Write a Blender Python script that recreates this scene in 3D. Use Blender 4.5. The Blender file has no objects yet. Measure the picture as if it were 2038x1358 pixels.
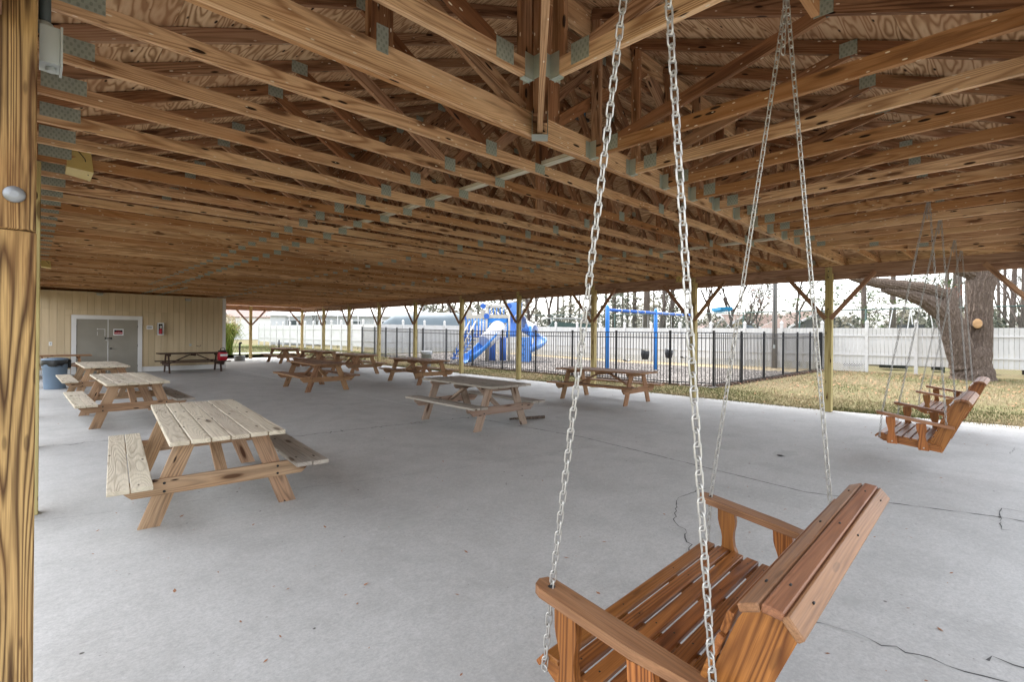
import bpy, math, random
from mathutils import Vector, Matrix
R = random.Random(7)
C = bpy.context.scene.collection
SC = bpy.context.scene
# ------------------------------------------------------------------ camera, sky, sun, exposure
CAM_H, YAW, ROLL, FPX = 1.6654, 0.7985, 0.0085, 983.57
ca, sa, cr, sr = math.cos(YAW), math.sin(YAW), math.cos(ROLL), math.sin(ROLL)
fwd, rgt, upv = Vector((sa, ca, 0)), Vector((ca, -sa, 0)), Vector((0, 0, 1))
cam = bpy.data.cameras.new('camera'); camo = bpy.data.objects.new('camera', cam); C.objects.link(camo)
xa, ya = rgt * cr + upv * sr, upv * cr - rgt * sr
M = Matrix((xa, ya, -fwd)).transposed().to_4x4(); M.translation = (0, 0, CAM_H)
camo.matrix_world = M
cam.sensor_width = 36; cam.lens = FPX / 2038 * 36
cam.shift_x = -(1072.9 - 1019) / 2038; cam.shift_y = -(679 - 663.93) / 2038
cam.clip_start = 0.03; cam.clip_end = 1500
SC.camera = camo
SUN_EL, SUN_AZ = math.radians(62), math.radians(12)      # azimuth measured from +Y towards +X
world = bpy.data.worlds.new('World'); SC.world = world; world.use_nodes = True
wn = world.node_tree; bg = wn.nodes['Background']
sky = wn.nodes.new('ShaderNodeTexSky'); sky.sky_type = 'NISHITA'; sky.sun_disc = False
sky.sun_elevation = SUN_EL; sky.sun_rotation = SUN_AZ
sky.air_density = 1.0; sky.dust_density = 2.5; sky.ozone_density = 1.0
hs = wn.nodes.new('ShaderNodeHueSaturation'); hs.inputs['Saturation'].default_value = 0.3
wn.links.new(sky.outputs[0], hs.inputs['Color']); wn.links.new(hs.outputs[0], bg.inputs[0])
bg.inputs[1].default_value = 0.13
sun = bpy.data.lights.new('sun', 'SUN'); sun.energy = 0.5; sun.angle = math.radians(12); sun.color = (1, .95, .87)
suno = bpy.data.objects.new('sun', sun); C.objects.link(suno)
sd = Vector((math.sin(SUN_AZ) * math.cos(SUN_EL), math.cos(SUN_AZ) * math.cos(SUN_EL), math.sin(SUN_EL)))
suno.rotation_euler = sd.to_track_quat('Z', 'Y').to_euler(); suno.location = (0, 0, 40)
SC.view_settings.view_transform = 'Standard'; SC.view_settings.look = 'None'
SC.view_settings.exposure = 2.82; SC.view_settings.gamma = 1
SC.cycles.use_denoising = True
SC.cycles.max_bounces = 8; SC.cycles.diffuse_bounces = 5; SC.cycles.transparent_max_bounces = 12
SC.cycles.sample_clamp_indirect = 6

# ------------------------------------------------------------------ material helpers
class NT:
    def __init__(s, name):
        s.m = bpy.data.materials.new(name); s.m.use_nodes = True
        s.t = s.m.node_tree; s.b = s.t.nodes['Principled BSDF']; s.out = s.t.nodes['Material Output']
    def n(s, typ, ins=None, **kw):
        nd = s.t.nodes.new('ShaderNode' + typ)
        for k, v in kw.items(): setattr(nd, k, v)
        for k, v in (ins or {}).items(): s.put(nd.inputs[k], v)
        return nd
    def put(s, sock, v):
        if isinstance(v, bpy.types.NodeSocket): s.t.links.new(v, sock)
        elif isinstance(v, (tuple, list)) and len(v) == 3 and sock.type == 'RGBA': sock.default_value = (*v, 1)
        else: sock.default_value = v
    def math(s, op, a, b=0.0, c=None, clamp=False):
        nd = s.n('Math', {0: a, 1: b}, operation=op, use_clamp=clamp)
        if c is not None: s.put(nd.inputs[2], c)
        return nd.outputs[0]
    def mix(s, f, a, b, mode='MIX'):
        nd = s.n('Mix', data_type='RGBA', blend_type=mode)
        s.put(nd.inputs[0], f); s.put(nd.inputs[6], a); s.put(nd.inputs[7], b)
        return nd.outputs[2]
    def ramp(s, f, stops):
        nd = s.n('ValToRGB', {0: f}); e = nd.color_ramp.elements
        while len(e) < len(stops): e.new(.5)
        for el, (p, c) in zip(e, stops):
            el.position = p; el.color = (*c, 1) if len(c) == 3 else c
        return nd.outputs[0]
    def rampv(s, f, a, b, lo=0.0, hi=1.0):
        nd = s.n('MapRange', {0: f, 1: a, 2: b, 3: lo, 4: hi}); nd.clamp = True
        return nd.outputs[0]
    def noise(s, v, scale, detail=3, rough=.55, dist=0.0):
        return s.n('TexNoise', {'Vector': v, 'Scale': scale, 'Detail': detail, 'Roughness': rough, 'Distortion': dist}).outputs[0]
    def coords(s, which='Object'): return s.n('TexCoord').outputs[which]
    def mapping(s, v, scale=(1, 1, 1), loc=(0, 0, 0), rot=(0, 0, 0)):
        nd = s.n('Mapping', {'Vector': v}); nd.inputs['Scale'].default_value = scale
        s.put(nd.inputs['Location'], loc); nd.inputs['Rotation'].default_value = rot
        return nd.outputs[0]
    def rand(s): return s.n('ObjectInfo').outputs['Random']
    def bump(s, h, strength=.3, dist=.01):
        nd = s.n('Bump', {'Height': h, 'Strength': strength, 'Distance': dist}); s.put(s.b.inputs['Normal'], nd.outputs[0])
    def col(s, c, rough=.6, metal=0.0, spec=.4):
        s.put(s.b.inputs['Base Color'], c); s.put(s.b.inputs['Roughness'], rough)
        s.put(s.b.inputs['Metallic'], metal); s.b.inputs['Specular IOR Level'].default_value = spec
        return s.m

def wood(name, light, dark, knot=(.06, .025, .01), knots=1.0, tint2=None, bleach=None,
         bleach_amt=0.0, spread=.25, rough=.75, bump=.25, lo=.1, hi=.8, fibre=.3, gx=.38, gy=5.5, lines=95, redden=0.0, darken=0.0, ampmin=.35, specks=0.0, stain=0.0):
    k = NT(name); rnd = k.rand()
    w1 = k.n('TexWhiteNoise', {'W': rnd}, noise_dimensions='1D').outputs['Value']
    w2 = k.n('TexWhiteNoise', {'W': k.math('ADD', rnd, 3.7)}, noise_dimensions='1D').outputs['Value']
    off = k.n('CombineXYZ', {0: k.math('MULTIPLY', rnd, 57), 1: k.math('MULTIPLY_ADD', w1, .16, -.08), 2: k.math('MULTIPLY_ADD', w2, .2, -.1)}).outputs[0]
    v = k.n('VectorMath', {0: k.coords(), 1: off}, operation='ADD').outputs[0]
    vs = k.mapping(v, (gx, gy, gy))
    base = k.noise(vs, 1.0, 1.2, .45)
    ph = k.math('MULTIPLY', base, lines)
    ph = k.math('ADD', ph, k.math('MULTIPLY', k.noise(k.mapping(v, (3, 40, 40)), 1.0, 2), 2.2))
    wv = k.math('MULTIPLY_ADD', k.math('SINE', ph), .5, .5)
    wv = k.math('POWER', wv, .7)
    amp = k.rampv(k.noise(k.mapping(v, (.7, 7, 7), loc=(4, 4, 4)), 1.0, 2), .3, .65, ampmin, 1.0)
    wv = k.math('SUBTRACT', 1.0, k.math('MULTIPLY', k.math('SUBTRACT', 1.0, wv), amp))
    fib = k.noise(k.mapping(v, (5, 260, 260)), 1.0, 2)
    blot = k.noise(k.mapping(v, (.9, 5, 5)), 1.0, 3)
    c = k.mix(k.rampv(wv, lo, hi), dark, light)
    if tint2: c = k.mix(k.rampv(k.math('ADD', blot, k.math('MULTIPLY_ADD', w1, .3, -.15)), .42, .66), c, k.mix(.65, c, tint2))
    c = k.mix(k.math('MULTIPLY', k.rampv(fib, .35, .7), fibre), c, k.mix(.6, c, dark))
    if bleach: c = k.mix(k.math('MULTIPLY', k.rampv(blot, .2, .55), bleach_amt), c, bleach)
    if knots:
        vor = k.n('TexVoronoi', {'Vector': k.mapping(v, (1.5, 6.5, 6.5)), 'Scale': 1.0}).outputs['Distance']
        c = k.mix(k.math('MULTIPLY', k.rampv(vor, .16, .1), knots), c, knot)
        c = k.mix(k.math('MULTIPLY', k.rampv(vor, .26, .14), knots * .45), c, dark)
    if redden: c = k.mix(k.math('MULTIPLY', k.rampv(w1, .45, 1.0), redden), c, k.mix(1.0, c, (.64, .45, .37), 'MULTIPLY'))
    if knots:
        vk = k.n('TexVoronoi', {'Vector': k.mapping(v, (3.1, 13, 13), loc=(7, 3, 1)), 'Scale': 1.0}).outputs['Distance']
        c = k.mix(k.math('MULTIPLY', k.rampv(vk, .15, .11), knots), c, (.035, .016, .008))
    if stain:
        sn = k.noise(k.mapping(v, (1.3, 16, 16), loc=(11, 2, 8)), 1.0, 4, .65)
        c = k.mix(k.math('MULTIPLY', k.rampv(sn, .52, .66), stain), c, k.mix(1.0, c, (.36, .29, .24), 'MULTIPLY'))
    if darken: c = k.mix(k.math('MULTIPLY', k.rampv(w2, .4, .85), darken), c, k.mix(1.0, c, (.42, .36, .32), 'MULTIPLY'))
    if specks:
        vs2 = k.n('TexVoronoi', {'Vector': k.mapping(v, (9, 26, 26), loc=(2, 5, 9)), 'Scale': 1.0}).outputs['Distance']
        c = k.mix(k.math('MULTIPLY', k.rampv(vs2, .13, .10), specks), c, (.75, .66, .5))
    val = k.math('MULTIPLY_ADD', w2, spread, 1 - spread / 2)
    c = k.n('HueSaturation', {'Color': c, 'Value': val, 'Hue': k.math('MULTIPLY_ADD', w1, .012, .494)}).outputs[0]
    k.bump(k.math('ADD', k.math('MULTIPLY', wv, .6), k.math('MULTIPLY', fib, .5)), bump, .003)
    return k.col(c, rough, spec=.25)

def plain(name, c, rough=.5, metal=0.0, var=.08, scale=6, bumpy=0.0, spec=.4):
    k = NT(name); n = k.noise(k.coords(), scale, 4)
    cc = k.n('HueSaturation', {'Color': (*c, 1), 'Value': k.math('MULTIPLY_ADD', n, var * 2, 1 - var)}).outputs[0]
    if bumpy: k.bump(n, bumpy, .02)
    return k.col(cc, rough, metal, spec)

MAT = {}
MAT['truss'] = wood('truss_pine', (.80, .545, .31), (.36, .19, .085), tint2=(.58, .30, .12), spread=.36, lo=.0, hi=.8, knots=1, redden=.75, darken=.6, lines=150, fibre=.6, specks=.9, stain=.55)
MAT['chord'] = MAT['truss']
MAT['web'] = wood('dark_web_pine', (.54, .335, .19), (.22, .11, .05), tint2=(.42, .19, .09), spread=.45, lo=.0, hi=.8, knots=1, redden=.7, darken=.9, lines=150, fibre=.6, specks=.7, stain=.75)  # darker brown than the bottom chord pine, for webs and most top chords
MAT['beam'] = wood('beam_pine', (.42, .27, .175), (.20, .11, .068), tint2=(.28, .155, .095), spread=.15, knots=.5, lines=80, stain=.5)
MAT['brace'] = wood('brace_pine', (.33, .19, .11), (.16, .08, .045), spread=.3, lines=90)
MAT['post'] = wood('post_pine', (.56, .45, .22), (.25, .17, .065), tint2=(.38, .31, .13), spread=.2, knots=1, lo=.1, hi=.8, lines=55, gx=.5, gy=6)
MAT['nearpost'] = wood('near_post_pine', (.52, .345, .135), (.06, .028, .01), tint2=(.32, .16, .05), spread=.02, knots=.5, lo=.0, hi=.9, fibre=.7, gx=.42, gy=9, lines=125, ampmin=.85, stain=.9)
MAT['runner'] = wood('weathered_runner', (.66, .62, .5), (.42, .36, .24), spread=.1, knots=.7)
MAT['pale'] = wood('bleached_board', (.62, .54, .41), (.27, .215, .145), bleach=(.66, .59, .465), bleach_amt=.45, spread=.16, knots=.8, lo=0, hi=.75, rough=.85, bump=.9, fibre=.7, lines=170, stain=.25)
MAT['leg'] = wood('orange_leg', (.38, .215, .11), (.13, .06, .027), bleach=(.50, .38, .26), bleach_amt=.35, spread=.35, bump=.4, lo=0, hi=.85, lines=120, fibre=.6, stain=.5)
MAT['brown'] = wood('brown_board', (.30, .165, .085), (.14, .066, .032), tint2=(.36, .21, .115), spread=.45, bump=.4, lo=0, hi=.85, lines=110, fibre=.5)
MAT['greyw'] = wood('grey_board', (.33, .285, .235), (.15, .12, .09), bleach=(.40, .36, .31), bleach_amt=.5, spread=.25, bump=.6, rough=.85, fibre=.5, lo=0, hi=.7, lines=110)
MAT['greyleg'] = wood('grey_leg', (.29, .165, .10), (.12, .055, .03), bleach=(.38, .32, .26), bleach_amt=.5, spread=.4, bump=.5, lo=0, hi=.8, lines=120, fibre=.6, stain=.5)
MAT['darkw'] = wood('dark_stained_board', (.085, .05, .035), (.045, .025, .018), spread=.3, knots=.3)
MAT['cedar'] = wood('stained_cedar', (.39, .155, .042), (.115, .037, .011), tint2=(.26, .095, .028), spread=.4, knots=.35, rough=.36, bump=.35, lo=.0, hi=.95, lines=120, gx=.3, gy=8, fibre=.7, stain=.45)
MAT['crest'] = wood('faded_cedar', (.31, .14, .062), (.13, .052, .024), tint2=(.33, .175, .095), spread=.14, knots=.3, rough=.5, bump=.4, lo=.0, hi=.95, lines=130, gx=.3, gy=8, fibre=.7, stain=.3)

def plywood():
    k = NT('roof_plywood'); rnd = k.rand()
    off = k.n('CombineXYZ', {0: k.math('MULTIPLY', rnd, 91), 1: k.math('MULTIPLY', rnd, 37), 2: k.math('MULTIPLY', rnd, 13)}).outputs[0]
    v = k.n('VectorMath', {0: k.coords(), 1: off}, operation='ADD').outputs[0]
    nz = k.noise(k.mapping(v, (.55, 2.2, 1)), 1.6, 3, .5)
    bn = k.noise(k.mapping(v, (1.0, 5.5, 1), rot=(0, 0, .35)), 1.0, 2, .55)
    bands = k.math('MULTIPLY_ADD', k.math('SINE', k.math('MULTIPLY_ADD', bn, 75, k.math('MULTIPLY', k.noise(k.mapping(v, (6, 22, 1)), 1, 2), 2.5))), .5, .5)
    fib = k.noise(k.mapping(v, (7, 120, 1)), 1, 3)
    c = k.ramp(bands, [(0, (.26, .145, .07)), (.35, (.50, .32, .175)), (.7, (.64, .44, .26)), (1, (.70, .50, .31))])
    c = k.mix(k.rampv(nz, .35, .7), c, k.mix(.6, c, (.36, .18, .09)))
    c = k.mix(k.math('MULTIPLY', fib, .35), c, (.3, .16, .08))
    vor = k.n('TexVoronoi', {'Vector': k.mapping(v, (3.2, 8, 1)), 'Scale': 1.6, 'Randomness': 1}).outputs['Distance']
    c = k.mix(k.rampv(k.math('ADD', vor, k.math('MULTIPLY', nz, .12)), .21, .14), c, (.035, .017, .01))
    c = k.n('HueSaturation', {'Color': c, 'Value': k.math('MULTIPLY_ADD', rnd, .3, .85)}).outputs[0]
    return k.col(c, .85, spec=.15)
MAT['ply'] = plywood()

def plate_mat():
    k = NT('galvanised_plate')
    v = k.mapping(k.coords(), (60, 60, 60))
    vx = k.n('SeparateXYZ', {0: v})
    row = k.math('SINE', k.math('MULTIPLY', vx.outputs[0], 3.3)); cl = k.math('SINE', k.math('MULTIPLY', vx.outputs[2], 2.1))
    h = k.math('GREATER_THAN', k.math('MULTIPLY', row, cl), .35)
    n = k.noise(k.coords(), 14, 3)
    c = k.mix(n, (.24, .28, .235), (.44, .47, .40))
    c = k.mix(k.math('MULTIPLY', h, .4), c, (.12, .14, .11))
    k.bump(h, .5, .004)
    return k.col(c, .55, .35)
MAT['plate'] = plate_mat()
MAT['hanger'] = plain('galvanised_hanger', (.46, .5, .44), .4, .5, .2, 10)
MAT['galv'] = plain('galvanised_steel', (.47, .455, .42), .34, .55, .25, 60)
MAT['chainfar'] = plain('dull_chain_steel', (.34, .33, .31), .45, .4, .15, 30)
MAT['steel'] = plain('zinc_bolt', (.30, .31, .32), .45, .6)

def concrete():
    k = NT('broom_concrete'); v = k.coords()
    n1 = k.noise(v, .35, 5, .6); n2 = k.noise(v, 2.2, 6, .7); n3 = k.noise(v, 55, 4, .75)
    n4 = k.noise(k.mapping(v, (1, .6, 1), rot=(0, 0, .3)), 1.0, 6, .7); n5 = k.noise(v, 9, 6, .75)
    c = k.mix(k.rampv(n1, .3, .7), (.435, .427, .403), (.505, .495, .467))
    c = k.mix(k.math('MULTIPLY', k.rampv(n4, .5, .66), .5), c, (.33, .325, .305))
    c = k.mix(k.math('MULTIPLY', k.rampv(n2, .48, .64), .45), c, (.36, .35, .325))
    c = k.mix(k.math('MULTIPLY', k.rampv(n2, .46, .34), .25), c, (.60, .59, .565))
    c = k.mix(k.math('MULTIPLY', k.rampv(n5, .55, .72), .3), c, (.34, .33, .31))
    c = k.mix(k.math('MULTIPLY', k.rampv(n3, .42, .6), .42), c, (.31, .305, .29))
    n6 = k.noise(v, 21, 5, .8)
    c = k.mix(k.math('MULTIPLY', k.rampv(n6, .52, .66), .4), c, (.30, .295, .28)); c = k.mix(k.math('MULTIPLY', k.rampv(n6, .46, .34), .35), c, (.60, .59, .565))
    spk = k.n('TexVoronoi', {'Vector': v, 'Scale': 4.5}).outputs['Distance']
    c = k.mix(k.math('MULTIPLY', k.rampv(spk, .06, .03), k.rampv(n2, .46, .56)), c, (.05, .042, .035))
    spk2 = k.n('TexVoronoi', {'Vector': k.mapping(v, (1, 1, 1), loc=(3.3, 1.7, 0)), 'Scale': 14}).outputs['Distance']
    c = k.mix(k.math('MULTIPLY', k.rampv(spk2, .07, .04), k.rampv(n4, .46, .56)), c, (.13, .12, .105))
    k.bump(k.math('ADD', k.math('MULTIPLY', n3, .5), k.math('MULTIPLY', n5, .4)), .25, .01)
    return k.col(c, .8, spec=.3)
MAT['conc'] = concrete()
MAT['crack'] = plain('crack_filler', (.085, .082, .078), .9, 0, .5, 6)
MAT['stain'] = plain('damp_stain', (.40, .395, .37), .9, 0, .25, 9)
MAT['patch'] = plain('concrete_patch', (.56, .56, .57), .85, 0, .12, 20)

def grassground(name, a, b, c3):
    k = NT(name); v = k.coords()
    n1 = k.noise(v, .22, 4, .6); n2 = k.noise(v, 3.5, 5, .7); n3 = k.noise(v, 30, 3)
    c = k.mix(k.rampv(n1, .38, .62), a, b); c = k.mix(k.rampv(n2, .45, .7), c, c3)
    c = k.mix(k.math('MULTIPLY', n3, .5), c, (.09, .07, .035))
    k.bump(n3, .5, .03)
    return k.col(c, .95, spec=.1)
MAT['ground'] = grassground('dormant_grass_ground', (.155, .13, .07), (.115, .12, .05), (.20, .15, .09))
MAT['lawn'] = grassground('green_lawn', (.085, .115, .032), (.125, .14, .05), (.15, .14, .07))
MAT['sand'] = plain('sand_strip', (.27, .215, .13), .95, 0, .2, 3, .3)
def gravel():
    k = NT('gravel_bed'); v = k.coords()
    vo = k.n('TexVoronoi', {'Vector': v, 'Scale': 14}); n = k.noise(v, 1.2, 4)
    c = k.ramp(vo.outputs['Color'], [(0, (.06, .055, .05)), (.5, (.16, .145, .135)), (1, (.27, .255, .235))])
    c = k.mix(k.math('MULTIPLY', n, .4), c, (.22, .19, .16))
    k.bump(vo.outputs['Distance'], .8, .04)
    return k.col(c, .95, spec=.15)
MAT['gravel'] = gravel()
def blade_mat():
    k = NT('grass_blades'); a = k.n('Attribute', attribute_name='tone').outputs['Fac']
    c = k.ramp(a, [(0, (.055, .07, .02)), (.28, (.12, .125, .05)), (.55, (.235, .19, .11)), (1, (.36, .285, .185))])
    return k.col(c, .8, spec=.15)
MAT['blade'] = blade_mat()
MAT['leaf_litter'] = plain('dry_oak_leaf', (.32, .15, .075), .8, 0, .4, .8)

def siding():
    k = NT('tan_siding'); v = k.coords(); rnd = k.rand()
    n = k.noise(k.mapping(v, (6, 6, .6)), 1, 4); f = k.noise(k.mapping(v, (120, 120, 3)), 1, 2)
    c = k.mix(k.rampv(n, .3, .7), (.53, .415, .26), (.61, .49, .32))
    c = k.n('HueSaturation', {'Color': c, 'Value': k.math('MULTIPLY_ADD', rnd, .12, .94)}).outputs[0]
    k.bump(f, .3, .004); return k.col(c, .7, spec=.25)
MAT['siding'] = siding()
MAT['trimw'] = plain('white_trim', (.70, .69, .67), .6, 0, .06, 5)
MAT['doorg'] = plain('grey_brown_door_paint', (.27, .25, .205), .55, 0, .18, 2.2)
MAT['black'] = plain('black_metal', (.014, .014, .015), .45, 0, .1)
MAT['darkgap'] = plain('dark_void', (.02, .018, .016), .9)
MAT['redpaint'] = plain('red_plastic', (.45, .015, .03), .35)
MAT['whitep'] = plain('white_paint', (.78, .78, .77), .5, 0, .04)
MAT['ink'] = plain('black_ink', (.012, .012, .012), .6)
MAT['glass'] = plain('dark_glass', (.05, .06, .065), .08, 0, .05)
MAT['binblue'] = plain('blue_grey_plastic', (.145, .20, .265), .5, 0, .08, 3)
MAT['bingrey'] = plain('grey_plastic', (.23, .24, .24), .5, 0, .08, 3)
MAT['bag'] = plain('black_bin_bag', (.012, .012, .013), .3, 0, .2, 8, .4)
MAT['baglight'] = plain('grey_bin_lining', (.34, .36, .38), .45, 0, .3, 5, .4)
def vinyl():
    k = NT('white_vinyl'); v = k.coords()
    n = k.noise(k.mapping(v, (2, 2, .8)), 1.2, 5, .65); rnd = k.rand()
    c = k.mix(k.math('MULTIPLY', k.rampv(n, .45, .75), .4), (.58, .57, .55), (.38, .37, .31))
    c = k.n('HueSaturation', {'Color': c, 'Value': k.math('MULTIPLY_ADD', rnd, .1, .93)}).outputs[0]
    return k.col(c, .55, spec=.3)
MAT['vinyl'] = vinyl()
MAT['yellowed'] = plain('yellowed_lamp_housing', (.55, .43, .16), .5, 0, .15, 5)
MAT['boxgrey'] = plain('grey_electric_box', (.42, .45, .43), .45, 0, .08)
MAT['conduit'] = plain('dark_conduit', (.06, .075, .075), .5)
MAT['blue'] = plain('blue_plastic', (.03, .20, .58), .35, 0, .1)
MAT['blued'] = plain('deep_blue_steel', (.03, .12, .44), .35, 0, .1)
MAT['bluelt'] = plain('pale_blue_plastic', (.13, .27, .58), .4, 0, .08)
MAT['beige'] = plain('beige_plastic', (.45, .42, .35), .5, 0, .08)
MAT['slidew'] = plain('white_plastic', (.62, .62, .66), .35, 0, .05)
MAT['teal'] = plain('teal_windscreen', (.03, .10, .105), .8, 0, .25, .6)
MAT['bimini'] = plain('turquoise_canvas', (.008, .15, .28), .7, 0, .15)
MAT['hull'] = plain('white_gelcoat', (.52, .53, .53), .25, 0, .04)
MAT['tarp'] = plain('grey_blue_tarpaulin', (.12, .15, .165), .6, 0, .2, .8, .3)
MAT['housewall'] = plain('grey_shingle_wall', (.15, .145, .135), .8, 0, .12, 9)
MAT['roofbrown'] = plain('brown_shingle_roof', (.14, .095, .075), .9, 0, .2, 3)
MAT['roofpink'] = plain('pinkish_shingle_roof', (.24, .175, .155), .9, 0, .15, 1.5)
MAT['greenpipe'] = plain('green_coated_pipe', (.025, .06, .05), .5)
MAT['polemetal'] = plain('grey_timber_pole', (.2, .19, .18), .75, 0, .15, 3)
MAT['mud'] = plain('red_brown_edging', (.085, .055, .042), .9, 0, .3, 8, .4)
MAT['bright'] = plain('white_canopy', (.5, .5, .49), .7)
MAT['cutwood'] = plain('fresh_cut_wood', (.36, .215, .10), .8, 0, .35, 9)
MAT['roofing'] = plain('dark_roofing', (.07, .065, .06), .95)
def bark(name, a, b, sc=5.0):
    k = NT(name); v = k.coords('Object')
    n = k.noise(k.mapping(v, (sc * 2.6, sc * 2.6, sc * .42)), 1, 5, .65, .6)
    n2 = k.noise(k.mapping(v, (sc * 9, sc * 9, sc * 2.2)), 1, 3)
    rid = k.math('SUBTRACT', 1.0, k.math('ABSOLUTE', k.math('MULTIPLY_ADD', n, 5.0, -2.5)))
    h = k.math('ADD', k.math('MULTIPLY_ADD', k.rampv(rid, -.6, .9), -.8, 1.0), k.math('MULTIPLY', n2, .5))
    c = k.mix(k.rampv(h, .35, 1.05), b, a)
    k.bump(h, 1.0, .06)
    return k.col(c, .95, spec=.1)
MAT['oakbark'] = bark('oak_bark', (.38, .30, .24), (.075, .053, .042), 7)
MAT['pinebark'] = bark('pine_bark', (.20, .165, .14), (.095, .075, .062), 2)
MAT['barebark'] = bark('bare_tree_bark', (.16, .13, .11), (.08, .062, .053), 3)
def leafm(name, a, b):
    k = NT(name); at = k.n('Attribute', attribute_name='tone').outputs['Fac']
    c = k.mix(at, a, b); return k.col(c, .7, spec=.15)
MAT['needles'] = leafm('pine_needles', (.018, .042, .01), (.075, .105, .028))
MAT['redleaf'] = leafm('red_buds', (.10, .032, .02), (.2, .075, .045))
MAT['twigs'] = leafm('grey_green_scrub', (.03, .037, .02), (.13, .115, .08))
MAT['plume'] = leafm('grass_clump_leaves', (.09, .17, .02), (.34, .38, .10))
MAT['plumetip'] = leafm('pale_grass_plumes', (.55, .5, .38), (.7, .66, .54))
def wire():
    k = NT('chain_link_wire'); v = k.coords()
    sp = k.n('SeparateXYZ', {0: v})
    a = k.math('ADD', sp.outputs[1], sp.outputs[2]); b = k.math('SUBTRACT', sp.outputs[1], sp.outputs[2])
    f = lambda x: k.math('LESS_THAN', k.math('ABSOLUTE', k.math('SUBTRACT', k.math('FRACT', k.math('MULTIPLY', x, 9.5)), .5)), .045)
    fac = k.math('MAXIMUM', f(a), f(b))
    k.col((.06, .085, .075), .5, .2)
    tr = k.n('BsdfTransparent'); mx = k.n('MixShader', {0: fac, 1: tr.outputs[0], 2: k.b.outputs[0]})
    k.t.links.new(mx.outputs[0], k.out.inputs['Surface']); return k.m
MAT['wire'] = wire()
# ------------------------------------------------------------------ mesh helpers
def tag(o, label=None, cat=None, group=None, kind=None):
    if label: o['label'] = label
    if cat: o['category'] = cat
    if group: o['group'] = group
    if kind: o['kind'] = kind
    return o
def link(name, me, parent=None, mw=None):
    o = bpy.data.objects.new(name, me); C.objects.link(o)
    if mw is not None: o.matrix_basis = mw
    if parent: o.parent = parent
    return o
def empty(name, loc, label=None, cat=None, group=None, rz=0):
    o = bpy.data.objects.new(name, None); C.objects.link(o); o.location = loc; o.rotation_euler = (0, 0, rz)
    o.empty_display_size = .1
    return tag(o, label, cat, group)
def kids(o): return [c for c in bpy.data.objects if c.parent == o]
def copy_tree(o, ch, parent=None):
    c = o.copy(); C.objects.link(c)
    if parent: c.parent = parent
    for x in ch.get(o, []): copy_tree(x, ch, c)
    return c
def child_map():
    d = {}
    for o in bpy.data.objects:
        if o.parent: d.setdefault(o.parent, []).append(o)
    return d
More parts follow.
